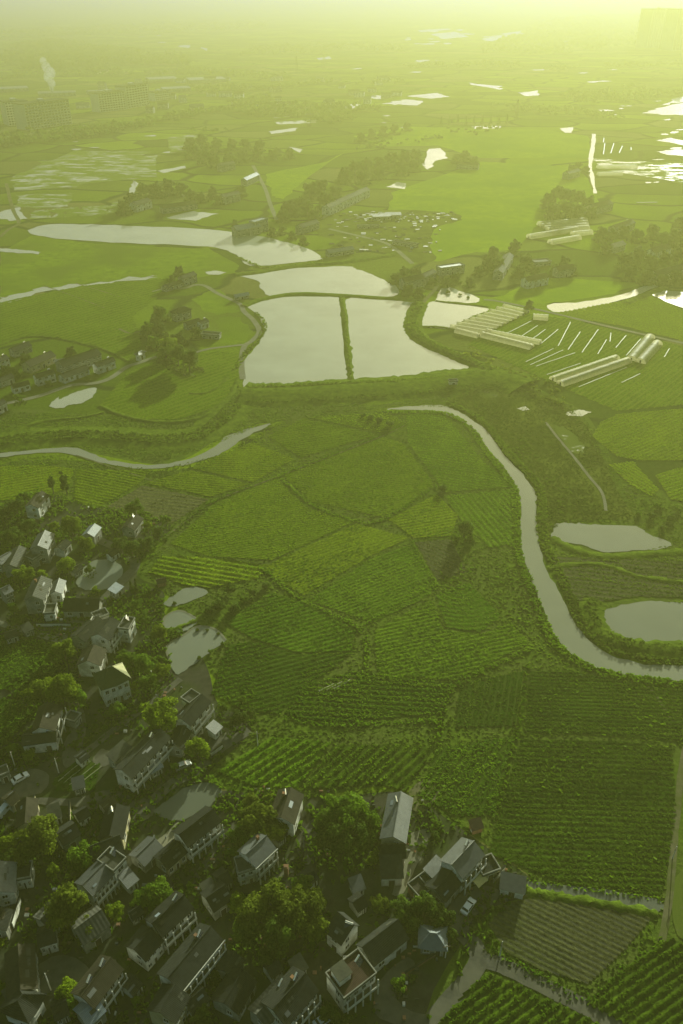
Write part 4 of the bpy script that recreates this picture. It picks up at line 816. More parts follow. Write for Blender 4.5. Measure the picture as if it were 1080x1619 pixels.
for A_, B_, D_, h_, rf_, rm_, lab in [
 ((352,1402),(366,1392),6,3.2,'gable','tile','small tiled outhouse left of the dusky wood'),((330,1420),(345,1410),5,3,'shed','flat','flat grey lean to under the bushes of the white terrace block'),
 ((258,1408),(272,1398),5,3,'gable','browntile','small brown shed between the leafy trees and the long pond house'),((204,1402),(216,1392),5,3.2,'shed','metal','tin shelter right of the white end block'),
 ((126,1298),(142,1288),5,3,'gable','tile','little tiled pigsty in the walled farmyard'),((80,1296),(96,1290),5,3,'shed','flat','low cement store in the walled farmyard'),
 ((168,1282),(184,1270),5,3,'gable','browntile','small brown shed along the worn lane'),((118,1248),(132,1244),4,2.8,'shed','metal','tin roof at the lower end of the village garden'),
 ((240,1222),(256,1212),4,2.8,'shed','bluemetal','blue grey lean to at the front of the long balcony house'),((118,1142),(128,1130),5,3,'flat','flat','small flat store beside the villa path'),
 ((128,1205),(140,1196),4,2.8,'gable','tile','tiny tiled hut at the upper end of the village garden'),((340,1160),(350,1150),4,2.8,'shed','metal','tin shelter right of the window gallery house'),
 ((10,1010),(28,1004),5,3,'gable','tile','dim small roof on the left footpath'),((8,940),(20,934),6,5,'gable','metal','white fronted house at the left edge above the footpath'),((40,1000),(52,994),4,2.6,'shed','flat','low hut where the white wall begins'),
 ((118,905),(130,898),4,2.8,'gable','tile','small hut on the left shore of the murky pond'),((176,1066),(186,1058),3,2.6,'shed','tile','tiny lean to behind the green roof'),
 ((100,870),(112,858),6,3.6,'gable','tile','dark shed in the trees right of the tall grey house'),((176,880),(188,872),4,2.8,'gable','browntile','brown shed by the bend of the village lane'),
 ((430,1545),(446,1532),5,3,'gable','tile','dark tiled shed at the foot of the dusky wood'),((470,1540),(484,1530),4,3,'shed','flat','cement lean to at the foot of the dusky wood'),
 ((566,1440),(580,1430),5,3,'gable','tile','small dark house at the head of the lane under the grove'),((560,1410),(576,1404),4,2.8,'shed','metal','tin shed behind the dark grove'),
 ((488,1398),(502,1388),5,3,'gable','tile','dark shed below the great clump of trees'),((440,1330),(452,1318),5,3.2,'gable','browntile','brown shed behind the bright white house'),
 ((212,1452),(224,1444),4,3,'gable','tile','tiny roof beside the bright round tree of the lower village'),((212,1570),(222,1558),5,3,'gable','tile','dark outhouse right of the balcony panels house'),
 ((88,1612),(108,1602),6,3.4,'gable','tile','dark roof between the corner hipped roof and the bright tree'),((20,1590),(34,1580),5,3.2,'shed','flat','cement lean to under the long brown barn')]:
    house(A_, B_, D_, h_, lab, roof=rf_, rm=rm_, wm=random.choice(('grey', 'white', 'grey')), cat='shed', name='farm_shed', bays=2, end_win=False, rh=.8 if rf_ == 'shed' else None)
# ---------------------------------------------------------------- hamlets further off
FAR = True

house((58,598),(87,590),8,7,'white house with three upper windows in the left hamlet',rm='tile',bays=3,heat=1,wm='white')
house((21,614),(47,607),7,5,'low white porch house left of the three window house',rm='tile',bays=3)
house((101,598),(141,583),9,4.8,'long white arcaded house in the left hamlet',rm='tile',bays=5)
house((154,580),(182,570),8,6.5,'white ended house nearest the lane bend of the left hamlet',rm='tile',bays=3,heat=1)
house((100,580),(160,560),14,7,'big dark barn roof at the back of the left hamlet',rm='tile',wm='grey',cat='barn',name='barn')
house((48,580),(88,562),12,6,'ochre brown house behind the three window house',rm='browntile',wm='yellow',heat=1)
house((88,575),(112,572),6,4.5,'white tin shed between barn and brown house of the hamlet',roof='shed',rm='metal',rh=.8,cat='shed',name='farm_shed')
house((0,572),(14,566),8,7,'white two storey house at the left edge of the hamlet',rm='tile',bays=2,heat=1)
house((-6,644),(10,636),7,6.5,'white house cut by the left edge below the hamlet',rm='tile',bays=2)
house((22,556),(50,546),9,5.5,'grey roofed house at the rear of the left hamlet',rm='tile',wm='grey',heat=1)
house((0,604),(22,596),8,5,'dark low roof beside the left edge of the hamlet',rm='tile',wm='grey')
house((278,497),(302,490),9,7.5,'grey villa with dark hipped roof in the middle hamlet',roof='hip',rm='tile',wm='grey',rh=2.5,bays=3)
house((318,512),(330,508),7,5.5,'small white gabled house right of the hamlet trees',rm='tile',bays=2,heat=1)
house((296,514),(318,508),8,5,'grey house behind the white gabled one in the middle hamlet',rm='tile',wm='grey')
house((318,529),(346,531),8,3.6,'low yard building with pale front by the pond lane branch',roof='flat',rm='flat',wm='grey')
house((290,441),(311,434),10,8,'dark tall house by the shining ditch in the upper middle hamlet',rm='tile',wm='grey',bays=3)
house((262,455),(290,446),8,4.5,'low grey sheds left of the tall dark house',rm='tile',wm='grey',cat='shed',name='farm_shed')
house((372,470),(394,466),5,3.2,'blue grey shed alone on the plot beside the pond lane',rm='bluemetal',wm='grey',cat='shed',name='farm_shed',rh=1.2)
house((219,562),(229,557),4,5,'small white kiosk by the lane bend left of the dark trees',roof='hip',rm='metal',rh=1.2,cat='hut',name='white_kiosk',bays=1)
house((374,364),(412,358),16,9,'blue grey works building at the tip of the long pond',rm='bluemetal',wm='grey',floors=2,bays=5)
house((403,352),(424,346),12,14,'square blue grey tower block beside the works building',roof='flat',rm='bluemetal',wm='grey',bays=4)
for i, (x, y) in enumerate([(530,326),(546,318),(562,311),(577,304)]):
    house((x-9,y+3),(x+8,y-4),14,10,('first and lowest','second','third','highest and last')[i]+' white terrace house up the hamlet lane',rm='tile',wm='white',bays=3,group='terrace of white houses')
house((478,360),(505,352),14,8,'grey house where the lane meets the pond track',rm='tile',wm='grey')
house((520,400),(560,394),10,5,'long blue grey shed at the end of the long pond',rm='bluemetal',wm='grey',cat='shed',name='long_shed')
house((590,343),(618,342),12,5,'white roofed store on the debris ground, left one',roof='shed',rm='metal',wm='grey',rh=1,cat='shed',name='long_shed')
house((610,340),(634,340),10,5,'blue grey store on the debris ground, right one',roof='shed',rm='bluemetal',wm='grey',rh=1,cat='shed',name='long_shed')
house((566,358),(600,357),6,3,'flat white canopy low on the debris ground',roof='flat',rm='pale',wm='grey',cat='shed',name='long_shed')
house((620,382),(656,388),10,3.5,'pale cement sheds beside the curving lane',roof='flat',rm='flat',wm='grey',cat='shed',name='long_shed')
house((697,425),(735,420),12,8,'dark block with a blue grey roof above the tunnels pond',roof='flat',rm='bluemetal',wm='grey',bays=5)
house((640,446),(672,440),12,9,'grey farmhouse wedged between pond and trees',rm='tile',wm='grey',bays=4)
house((668,440),(690,430),10,9,'second grey farmhouse beside the dike path',rm='tile',wm='grey',bays=3)
house((795,432),(812,404),12,8,'long dark ridge roof among the trees of the right hamlet',rm='tile',wm='grey',bays=5)
house((835,445),(868,438),12,8,'pale walled house below the right hamlet trees',rm='tile',wm='white',bays=4)
house((884,428),(910,424),12,8,'grey house at the right end of the hamlet trees',rm='tile',wm='grey',bays=3)
house((846,416),(872,414),14,4,'pale yard building in the right hamlet',roof='flat',rm='pale',wm='grey')
house((215,325),(240,318),16,9,'dim house with a white gable in the far left grove',rm='tile',wm='white',bays=3)
house((258,330),(312,322),14,7,'row house with many doors in the far left grove',rm='tile',wm='grey',bays=8)
house((355,312),(380,306),14,10,'grey house at the right of the far left grove',rm='tile',wm='grey',bays=3)
house((390,285),(410,276),12,9,'blue grey house at the top of the pale lane',rm='bluemetal',wm='grey')
house((350,262),(372,258),14,10,'house lost among the upper far grove',rm='tile',wm='grey')
house((722,260),(756,262),14,7,'dim farmhouse under the lone far clump',rm='tile',wm='grey')
house((900,275),(918,270),14,9,'dim farmhouse left of the narrow bright canal',rm='tile',wm='grey')
house((940,330),(970,322),18,9,'hazy house by the lower end of the bright canal',rm='tile',wm='grey')
house((975,362),(1005,352),14,9,'hazy bright edged house in the right grove',rm='tile',wm='grey',heat=1)
house((1035,400),(1062,392),14,9,'hazy pale house deep in the right grove',rm='tile',wm='white',bays=4)
house((1040,436),(1085,425),14,8,'hazy long house at the foot of the right grove',rm='tile',wm='grey',bays=6)
house((970,392),(990,386),12,7,'hazy small house with a lit roof in the right grove',rm='metal',wm='grey')
# ---------------------------------------------------------------- far blocks and works
def block(A, B, D, h, floors, cols, label, cat='apartment block', name='apartment_block', rm='flat'):
    a, b = P(*A), P(*B); d = b-a; L = d.length; d.normalize(); nr = Vector((d.y, -d.x, 0)); c = (a+b)/2-nr*D/2
    root = empty(name, (c.x, c.y, 0), math.atan2(d.y, d.x), label, cat)
    k = MB(); k.box(-L/2, -D/2, 0, L/2, D/2, h); part('wall', k.mesh('wall', M['paleblock']), root)
    k = MB(); k.box(-L/2-.6, -D/2-.6, h+.02, L/2+.6, D/2+.6, h+1.2); part('roof', k.mesh('roof', M[rm]), root)
    fh = h/floors
    for f_ in range(floors):
        k = MB(); k.box(-L/2+1, -D/2-.12, f_*fh+fh*.3, L/2-1, -D/2-.02, f_*fh+fh*.82); part('window_band', k.mesh('window_band', M['glass']), root)
        k = MB(); k.box(L/2+.02, -D/2+2, f_*fh+fh*.3, L/2+.12, D/2-2, f_*fh+fh*.82); part('window_band', k.mesh('window_band', M['glass']), root)
    for i in range(cols+1):
        x = -L/2+.6+(L-1.2)*i/cols; k = MB(); k.box(x-.6, -D/2-1.0, 0, x+.6, -D/2-.13, h-.05); part('pilaster', k.mesh('pilaster', M['paleblock']), root)
    k = MB(); k.box(-4, -4, h+1.22, 4, 4, h+4.2); part('stair_room', k.mesh('stair_room', M['paleblock']), root)
block((44,206),(114,196),26,34,9,14,'front slab of the hazy ribbed factory blocks at far left')
block((14,199),(50,196),26,32,9,8,'rear slab half hidden by the front ribbed block')
block((158,178),(200,173),22,28,8,10,'left half of the hazy twin blocks behind the ribbed factory')
block((202,172),(236,166),22,34,9,8,'right taller half of the hazy twin blocks')
block((245,160),(270,157),20,14,4,8,'low hazy block right of the twin blocks')
block((1022,76),(1058,74),50,116,30,8,'faint high rise at the upper right corner','tower block','tower_block')
block((1062,80),(1105,78),50,118,30,8,'faint high rise cut by the right edge','tower block','tower_block')
for (x0, x1, y, D, lab) in [(0,45,141,40,'pale long factory roof at the far left edge'),(140,180,145,40,'pale flat factory roof left of the twin blocks'),(236,282,126,60,'far pale hall roof beside the smoke'),(258,302,141,35,'long low hall right of the twin blocks'),(300,358,127,70,'far blue grey hall cluster'),(60,120,148,30,'dim hall behind the ribbed blocks')]:
    house((x0,y),(x1,y-2),D,9,lab,roof='shed' if 'flat' not in lab else 'flat',rm='metal',wm='grey',rh=2,cat='factory hall',name='factory_hall',bays=8,end_win=False,floors=1)
# smoke plume
m, n, l = mat('smoke'); o_ = n.new('ShaderNodeOutputMaterial'); vv = n.new('ShaderNodeVolumePrincipled'); vv.inputs['Color'].default_value = (.95,.95,.92,1)
rr = n.new('ShaderNodeMath'); rr.operation = 'MULTIPLY'; rr.inputs[1].default_value = .05; l.new(noise(n, l, .08, 3), rr.inputs[0]); l.new(rr.outputs[0], vv.inputs['Density']); l.new(vv.outputs[0], o_.inputs['Volume'])
bm = bmesh.new(); p0 = P(84,152)
for i, (dx, dz, r) in enumerate([(0,6,5),(1,15,8),(-2,25,10),(2,33,10),(-3,42,9),(-6,52,7)]):
    bmesh.ops.create_icosphere(bm, subdivisions=3, radius=r, matrix=Matrix.Translation((dx*1.2, 0, dz)) @ Matrix.Scale(1.15, 4, (0,0,1)))
for v in bm.verts: v.co += Vector(rng.normal(0, .5, 3))
me = bpy.data.meshes.new('smoke_plume'); bm.to_mesh(me); bm.free(); me.materials.append(m)
so = setting('smoke_plume', me, 'white smoke plume rising behind the ribbed factory blocks', 'stuff'); so.location = (p0.x, p0.y, 8)
k = MB(); k.tube((0,0,0), (0,0,16), 1.6, 1.2, 12); k.tube((0,0,16), (0,0,16.6), 1.5, 1.5, 12); o = k.build('factory_chimney', M['paleblock']); o.location = (p0.x, p0.y, 0); tag(o, 'stubby factory chimney under the white smoke', 'chimney')
# lattice pylons
def pylon(x, y, h, label):
    p = P(x, y); root = empty('power_pylon', (p.x, p.y, 0), .4, label, 'pylon', 'lattice pylons on the far plain')
    k = MB(); w0, w1 = h*.09, h*.018
    for sx in (-1, 1):
        for sy in (-1, 1): k.tube((sx*w0, sy*w0, 0), (sx*w1, sy*w1, h), .28, .18, 5)
    nseg = 8
    for i in range(nseg):
        za, zb = h*i/nseg, h*(i+1)/nseg; a = w0+(w1-w0)*i/nseg; b = w0+(w1-w0)*(i+1)/nseg
        for s in (-1, 1):
            k.tube((-a, s*a, za), (b, s*b, zb), .12, n=4); k.tube((a, s*a, za), (-b, s*b, zb), .12, n=4); k.tube((s*a, -a, za), (s*b, b, zb), .12, n=4); k.tube((s*a, a, za), (s*b, -b, zb), .12, n=4)
    part('tower', k.mesh('tower', M['rust']), root)
    for z, r in ((.68, .19), (.80, .16), (.92, .12)):
        k = MB(); k.tube((-h*r, 0, h*z), (h*r, 0, h*z), .25, n=4); k.tube((-h*r, 0, h*z), (0, 0, h*z+h*.05), .15, n=4); k.tube((h*r, 0, h*z), (0, 0, h*z+h*.05), .15, n=4); part('cross_arm', k.mesh('cross_arm', M['rust']), root)
for x, y, h, lab in [(235,152,32,'lattice pylon standing behind the hazy twin blocks'),(469,114,36,'lattice pylon in the haze at upper middle, left one'),(512,110,34,'lattice pylon in the haze at upper middle, right one'),(816,190,30,'lattice pylon above the far row of conifers')]: pylon(x, y, h, lab)

# ---------------------------------------------------------------- plastic tunnels
def tunnel(A, B, wd, h, label, group):
    a, b = P(*A), P(*B); d = b-a; L = d.length; d.normalize(); c = (a+b)/2
    root = empty('plastic_tunnel', (c.x, c.y, .12), math.atan2(d.y, d.x), label, 'greenhouse tunnel', group)
    ns, nl = 10, max(4, int(L/1.3)); V, Fq = [], []
    for i in range(nl+1):
        x = -L/2+L*i/nl; sag = .05*math.cos(math.pi*2*i/2.0)+rng.normal(0, .02)
        for j in range(ns+1):
            t = math.pi*j/ns; V.append((x, -math.cos(t)*wd/2*(1+sag*.3), max(0, math.sin(t))**.85*h*(1+sag)))
    for i in range(nl):
        for j in range(ns): q = i*(ns+1)+j; Fq.append((q, q+ns+1, q+ns+2, q+1))
    o = link_mesh('film_cover', np_mesh('film_cover', V, Fq, M['film']), root)
    for sx in (-1, 1):
        k = MB(); k.v = [(sx*(L/2+.02), -math.cos(math.pi*j/ns)*wd/2, max(0, math.sin(math.pi*j/ns))**.85*h) for j in range(ns+1)]; k.f = [tuple(range(ns+1)) if sx < 0 else tuple(reversed(range(ns+1)))]; k.m = [0]
        e = link_mesh('end_wall', k.mesh('end_wall', M['film']), root)
        dd = part('door', door_mesh(1.2, min(1.9, h*.75)), root, (sx*(L/2+.03), 0, 0), sx*math.pi/2)
    k = MB()
    for i in range(0, 5):
        k = MB(); x = -L/2+L*i/4; pr = None
        for j in range(ns+1):
            t = math.pi*j/ns; q = (x, -math.cos(t)*(wd/2+.05), max(0, math.sin(t))**.85*(h+.06))
            if pr: k.tube(pr, q, .035, n=4)
            pr = q
        part('hoop', k.mesh('hoop', M['trim']), root)
def cpt(cx, cy): return (660+cx/2.571, 460+cy/2.571)
ordw = ['first', 'second', 'third', 'fourth', 'fifth', 'sixth', 'seventh', 'eighth', 'ninth', 'tenth', 'eleventh', 'twelfth']
for i in range(9):
    t = i/8; A = cpt(350-215*t, 64+83*t); B = cpt(450-165*t, 90+82*t)
    tunnel(A, B, 3.7, 1.9, ordw[i]+' tunnel from the far end of the slanting row by the pond', 'slanting row of plastic tunnels by the pond')
tunnel(cpt(157,166), cpt(250,189), 5, 2.4, 'dull grey tunnel at the near end of the slanting row', 'slanting row of plastic tunnels by the pond')
tunnel(cpt(280,170), cpt(500,216), 5, 2.5, 'farther of the two long tunnels below the slanting row', 'two long tunnels below the slanting row')
tunnel(cpt(262,184), cpt(465,235), 6, 2.6, 'nearer of the two long tunnels below the slanting row', 'two long tunnels below the slanting row')
tunnel(cpt(550,366), cpt(808,278), 5.6, 2.6, 'upper of the lengthwise tunnel pair at right', 'lengthwise tunnel pair at right')
tunnel(cpt(580,384), cpt(855,288), 5.6, 2.6, 'lower of the lengthwise tunnel pair at right', 'lengthwise tunnel pair at right')
tunnel(cpt(868,284), cpt(945,192), 6.2, 2.8, 'left of the upright tunnel pair at right', 'upright tunnel pair at right')
tunnel(cpt(905,294), cpt(975,218), 6.2, 2.8, 'right of the upright tunnel pair at right', 'upright tunnel pair at right')
tunnel(cpt(470,112), cpt(530,116), 6, 3, 'short grey tunnel by the lane above the plastic strips', 'short tunnel by the lane')
def dpt(cx, cy): return (820+cx/4.154, 180+cy/4.154)
for i, (a, b, c, d) in enumerate([(130,735,440,708),(150,748,445,724),(172,762,450,742),(190,776,455,758),(65,818,380,768),(350,800,475,788),(205,855,395,822)]):
    tunnel(dpt(a, b), dpt(c, d), 7, 3.5, ('topmost', 'second from top', 'third from top', 'fourth from top', 'long bent looking', 'short right hand', 'lowest separate')[i]+' plastic tunnel in the stack below the dark grove', 'hazy stack of plastic tunnels')
for i, (a, b, c, d) in enumerate([(515,358,775,355),(520,405,675,402)]):
    tunnel(dpt(a, b), dpt(c, d), 8, 3.5, ('upper', 'lower')[i]+' long tunnel right of the narrow bright canal', 'tunnels right of the bright canal')
# pale film strips laid over seed beds
strips = [(355,178,465,122,'longest film strip beside the slanting tunnels'),(412,193,488,142,'second film strip from the slanting tunnels'),(465,198,520,158,'faint film strip between two bright ones'),(500,217,572,157,'film strip touching the end of the long tunnel'),(572,225,622,128,'crooked film strip left of the bright middle ones'),(612,240,662,167,'thick bright film strip in the middle of the plots'),(668,252,735,158,'long bright film strip in the middle of the plots'),(733,258,768,200,'short film strip right of the long bright one'),(782,208,786,172,'tiny upright film strip near the lane'),(806,232,848,182,'film strip below the tiny upright one'),(848,264,908,196,'film strip touching the upright tunnels'),(1003,270,1024,236,'film strip right of the upright tunnels'),(440,290,552,236,'uppermost of three flat lying film strips'),(458,302,592,242,'middle of three flat lying film strips'),(480,308,640,253,'lowest of three flat lying film strips'),(525,342,662,296,'faint film strip above the lengthwise tunnels'),(655,392,850,312,'film strip along the underside of the lengthwise tunnels'),(830,374,905,338,'short film strip at lower right of the tunnels')]
def strip(a, b, wd, h, lab, grp='pale film strips over seed beds'):
    d = b-a; L = d.length; d.normalize(); c = (a+b)/2; k = MB(); nl = max(3, int(L/2)); V, Fq = [], []
    for i in range(nl+1):
        x = -L/2+L*i/nl; ww = wd*(1+rng.normal(0, .06)); hh = h*(1+rng.normal(0, .12)); yo = rng.normal(0, .05)
        for j in range(6): t = math.pi*j/5; V.append((x, yo-math.cos(t)*ww/2, math.sin(t)*hh))
    for i in range(nl):
        for j in range(5): q = i*6+j; Fq.append((q, q+6, q+7, q+1))
    o = link_mesh('film_strip', np_mesh('film_strip', V, Fq, M['film2'])); o.location = (c.x, c.y, .12); o.rotation_euler = (0, 0, math.atan2(d.y, d.x)); tag(o, lab, 'film strip', grp)
for a, b, c, d, lab in strips: strip(P(*cpt(a, b)), P(*cpt(c, d)), 0.75, .28, lab)
for i, (a, b, c, d) in enumerate([(556,268,566,195),(604,262,625,195),(660,258,681,212),(738,240,738,222),(555,190,560,160)]): strip(P(*dpt(a, b)), P(*dpt(c, d)), 1.5, .5, ('tallest left', 'second', 'third', 'smallest right', 'upper left')[i]+' bright film strip beside the narrow canal', 'bright strips beside the narrow canal')
for i, (a, b, c, d) in enumerate([(775,585,910,583),(1030,710,1038,690)]): strip(P(*dpt(a, b)), P(*dpt(c, d)), 1.6, .5, ('level', 'stubby')[i]+' film strip shining in the right glare', 'film strips in the right glare')
for i in range(4): strip(P(92+9*i, 1236+3*i), P(134+9*i, 1201+4*i), .35, .25, ordw[i]+' thin white strip from the left in the village garden', 'thin white strips in the village garden')
for i in range(3): strip(P(504+12*i, 1094-2*i), P(528+13*i, 1082-3*i), .7, .3, ordw[i]+' pale cover from the left on the mixed greens beds', 'pale covers on the mixed greens beds')

# ---------------------------------------------------------------- walls, pillars, poles
def wall(A, B, h, label, wm='white', th=.25):
    a, b = P(*A), P(*B); d = b-a; L = d.length; c = (a+b)/2
    root = empty('garden_wall', (c.x, c.y, .02), math.atan2(d.y, d.x), label, 'wall')
    k = MB(); k.box(-L/2, -th/2, 0, L/2, th/2, h); part('wall', k.mesh('wall', M[wm]), root)
    k = MB(); k.box(-L/2-.05, -th/2-.1, h+.003, L/2+.05, th/2+.1, h+.12); k.box(-L/2-.02, -.1, h+.123, L/2+.02, .1, h+.2); part('coping', k.mesh('coping', M['tile']), root)
wall((55,1302),(57,1266),2.4,'sunlit boundary wall right of the tiled shed by the car park','yellow')
wall((112,1310),(112,1275),2.2,'short lit wall standing in the farmyard','yellow')
wall((198,1334),(205,1285),2.6,'pale courtyard wall with a glinting top by the dark pond','white')
wall((22,1468),(34,1428),2.6,'pale garden wall at the far left of the lower village','white')
wall((334,1196),(352,1183),1.6,'low white wall where the lane meets the crop rows','white')
wall((58,990),(112,990),1.2,'long low white wall above the left footpath','white')
wall((480,1362),(480,1330),1.6,'low yard wall beside the house with the lit gable','yellow')
wall((780,1396),(798,1376),2.0,'pale wall closing the yard by the parked car','grey')
wall((640,1542),(695,1506),1.0,'low brick wall along the lane near the hipped pavilion','brick')
k = MB(); k.box(-.5,-.5,0,.5,.5,3.6); k.box(-.62,-.62,3.6,.62,.62,3.85); k.box(-.4,-.4,3.85,.4,.4,4.1); o = k.build('gate_pillar', M['brick']); o.location = P(453,1385); tag(o, 'lone red brick gate pillar right of the bright white house', 'pillar')
def pole(x, y, h, label):
    p = P(x, y); root = empty('utility_pole', (p.x, p.y, 0), random.uniform(0, 3), label, 'pole', 'utility poles in the village')
    k = MB(); k.tube((0,0,0), (0,0,h), .16, .10, 8); part('post', k.mesh('post', M['trim']), root)
    k = MB(); k.box(-.9,-.06,h-.7,.9,.06,h-.56); part('cross_arm', k.mesh('cross_arm', M['wood']), root)
    for s in (-.75, 0, .75): k = MB(); k.tube((s,0,h-.56), (s,0,h-.3), .06, n=6); part('insulator', k.mesh('insulator', M['tile']), root)
for x, y, h, lab in [(790,1512,6,'pale utility pole beside the lane fork'),(24,1212,6,'utility pole above the car park'),(81,1566,7,'utility pole in the dark yard by the long barn'),(93,1222,6,'utility pole beside the village garden'),(704,1514,5,'short utility pole by the lane bend under dark trees'),(1063,1358,5,'slim pole on the right earth track'),(408,1180,6,'slim pole where the lane leaves for the crop rows')]: pole(x, y, h, lab)
# awning and tarpaulin
def canopy(A, B, D, h, mt, label):
    a, b = P(*A, h), P(*B, h); d = b-a; d.z = 0; L = d.length; d.normalize(); nr = Vector((d.y, -d.x, 0)); c = (a+b)/2-nr*D/2
    root = empty('yard_canopy', (c.x, c.y, .02), math.atan2(d.y, d.x), label, 'canopy')
    V, Fq = [], []
    for i in range(9):
        for j in range(5): V.append((-L/2+L*i/8, -D/2+D*j/4, h+.35*math.sin(math.pi*j/4)+rng.normal(0, .05)))
    for i in range(8):
        for j in range(4): q = i*5+j; Fq.append((q, q+5, q+6, q+1))
    part('sheet', np_mesh('sheet', V, Fq, M[mt]), root)
    for sx in (-1, 1):
        for sy in (-1, 1): k = MB(); k.tube((sx*(L/2-.2), sy*(D/2-.2), 0), (sx*(L/2-.2), sy*(D/2-.2), h+.05), .05, n=6); part('leg', k.mesh('leg', M['steel']), root)
canopy((757,1404),(772,1391),3.2,2.6,'awning','yellow sunlit canopy over the yard by the parked car')

# ---------------------------------------------------------------- vehicles
def car(x, y, ang, label, paint='paint_white', van=False):
    p = P(x, y); root = empty('parked_van' if van else 'parked_car', (p.x, p.y, .2), ang, label, 'van' if van else 'car', 'vehicles parked in the village')
    Lc, Wc = 4.6, 1.8
    prof = [(-2.3,.35),(-2.3,.85),(-2.15,1.0),(-1.75,1.02),(-1.2,1.45),(.35,1.48),(1.05,1.0),(2.05,.86),(2.3,.65),(2.3,.35)] if not van else [(-2.3,.35),(-2.3,1.7),(-2.1,1.95),(1.2,1.95),(1.75,1.2),(2.2,1.05),(2.3,.8),(2.3,.35)]
    k = MB(); nP = len(prof)
    for s in (-1, 1):
        for px_, pz in prof: tum = .0 if pz < 1.05 else .16; k.v.append((px_, s*(Wc/2-tum), pz))
    for i in range(nP): j = (i+1) % nP; k.f.append((i, j, nP+j, nP+i)); k.m.append(0)
    k.f.append(tuple(reversed(range(nP)))); k.m.append(0); k.f.append(tuple(range(nP, 2*nP))); k.m.append(0)
    part('body', k.mesh('body', M[paint]), root)
    k = MB()
    if not van: k.quad((.45,-.72,1.46),(.45,.72,1.46),(1.02,.8,1.06),(1.02,-.8,1.06)); k.quad((-1.28,.72,1.42),(-1.28,-.72,1.42),(-1.7,-.8,1.07),(-1.7,.8,1.07))
    else: k.quad((1.25,-.72,1.92),(1.25,.72,1.92),(1.74,.85,1.25),(1.74,-.85,1.25)); k.quad((-2.31,.6,1.6),(-2.31,-.6,1.6),(-2.31,-.6,1.15),(-2.31,.6,1.15))
    for v_ in range(len(k.v)): k.v[v_] = (k.v[v_][0]+.012*(1 if k.v[v_][0] > 0 else -1), k.v[v_][1], k.v[v_][2]+.015)
    part('windscreen', k.mesh('windscreen', M['glass']), root)
    for s in (-1, 1):
        k = MB(); a = [(-1.35,s*.915,1.06),(.85,s*.915,1.06),(.3,s*.77,1.4),(-1.1,s*.77,1.4)] if not van else [(.1,s*.915,1.15),(1.5,s*.915,1.15),(1.15,s*.78,1.75),(.1,s*.78,1.75)]
        k.quad(*(a if s < 0 else a[::-1])); part('side_window', k.mesh('side_window', M['glass']), root)
        for x_ in (-1.4, 1.4):
            k = MB(); k.tube((x_, s*.72, .33), (x_, s*.93, .33), .33, n=14); q = part('wheel', k.mesh('wheel', M['tyre']), root)
            k = MB(); k.tube((x_, s*.93, .33), (x_, s*.945, .33), .2, n=12); link_mesh('rim', k.mesh('rim', M['paint_silver']), q)
        k = MB(); k.box(2.29, s*.62-.2, .62, 2.32, s*.62+.2, .78); part('headlight', k.mesh('headlight', M['lamp_glass']), root)
        k = MB(); k.box(-2.32, s*.65-.15, .7, -2.29, s*.65+.15, .88); part('tail_light', k.mesh('tail_light', M['red_lens']), root)
car(740,1436,R(52),'white car parked at the top of the lane by the grey metal roofed house')
car(33,1233,R(42),'white car on the concrete car park at left')
car(8,1284,R(70),'white van beside the grey hut at the left edge','paint_white',True)
car(290,1213,R(30),'silver car in the yard of the long balcony house','paint_silver')
car(512,1615,R(35),'white car peeping in at the bottom edge')
car(742,1462,R(100),'white car on the lane just below the parked one') if False else None

# ---------------------------------------------------------------- yards
for px, mt, lab in [([(-5,1210),(30,1212),(75,1222),(70,1250),(30,1262),(-5,1262)], 'concrete', 'grey concrete car park at left'), ([(148,1200),(160,1185),(178,1190),(182,1202),(165,1212),(150,1212)], 'concrete', 'pale yard behind the long balcony house'),
  ([(644,1322),(680,1312),(676,1334),(655,1375),(636,1412),(620,1412),(636,1375)], 'pave', 'pale driveway beside the tall house'), ([(698,1462),(712,1432),(735,1408),(762,1400),(790,1410),(778,1432),(750,1450),(735,1475),(722,1478)], 'concrete', 'concrete yard with the parked car'),
  ([(222,1350),(240,1335),(262,1318),(282,1300),(290,1312),(255,1345),(232,1372)], 'pave', 'yellowish yard slab below the dark pond'), ([(205,1270),(228,1262),(245,1272),(240,1290),(222,1300),(205,1310)], 'concrete', 'grey yard left of the dark pond'),
  ([(340,1330),(352,1305),(372,1300),(368,1320),(345,1350),(320,1385),(300,1400)], 'concrete', 'narrow yard beside the long pond house'), ([(420,1400),(450,1370),(475,1390),(450,1420),(415,1440)], 'concrete', 'grey yard in front of the bright white house'),
  ([(88,1015),(120,950),(160,965),(150,1000),(135,1030)], 'concrete', 'yard below the long low house'), ([(330,1170),(350,1150),(372,1150),(350,1185),(335,1196)], 'concrete', 'yard right of the window gallery house'),
  ([(470,1330),(500,1290),(505,1320),(490,1365),(478,1360)], 'concrete', 'yard beside the house with the lit gable'), ([(595,1560),(640,1515),(655,1530),(625,1570),(650,1600),(690,1605),(680,1630),(600,1610)], 'concrete', 'yard beside the red brown terrace house'),
  ([(60,1530),(100,1510),(140,1530),(130,1560),(70,1575)], 'concrete', 'dark yard right of the long barn'), ([(170,1250),(200,1255),(205,1270),(150,1280),(110,1275),(60,1272),(62,1262),(120,1262)], 'concrete', 'worn lane along the farmyard walls'),
  ([(110,1085),(135,1130),(130,1190),(105,1215),(98,1190),(110,1150)], 'concrete', 'narrow yard right of the wide brown roof'), ([(640,1265),(665,1235),(690,1240),(692,1262),(665,1285)], 'dirt', 'bare earth patch above the tall driveway house')]:
    sheet('yard', px, .012, M[mt], lab, .12)

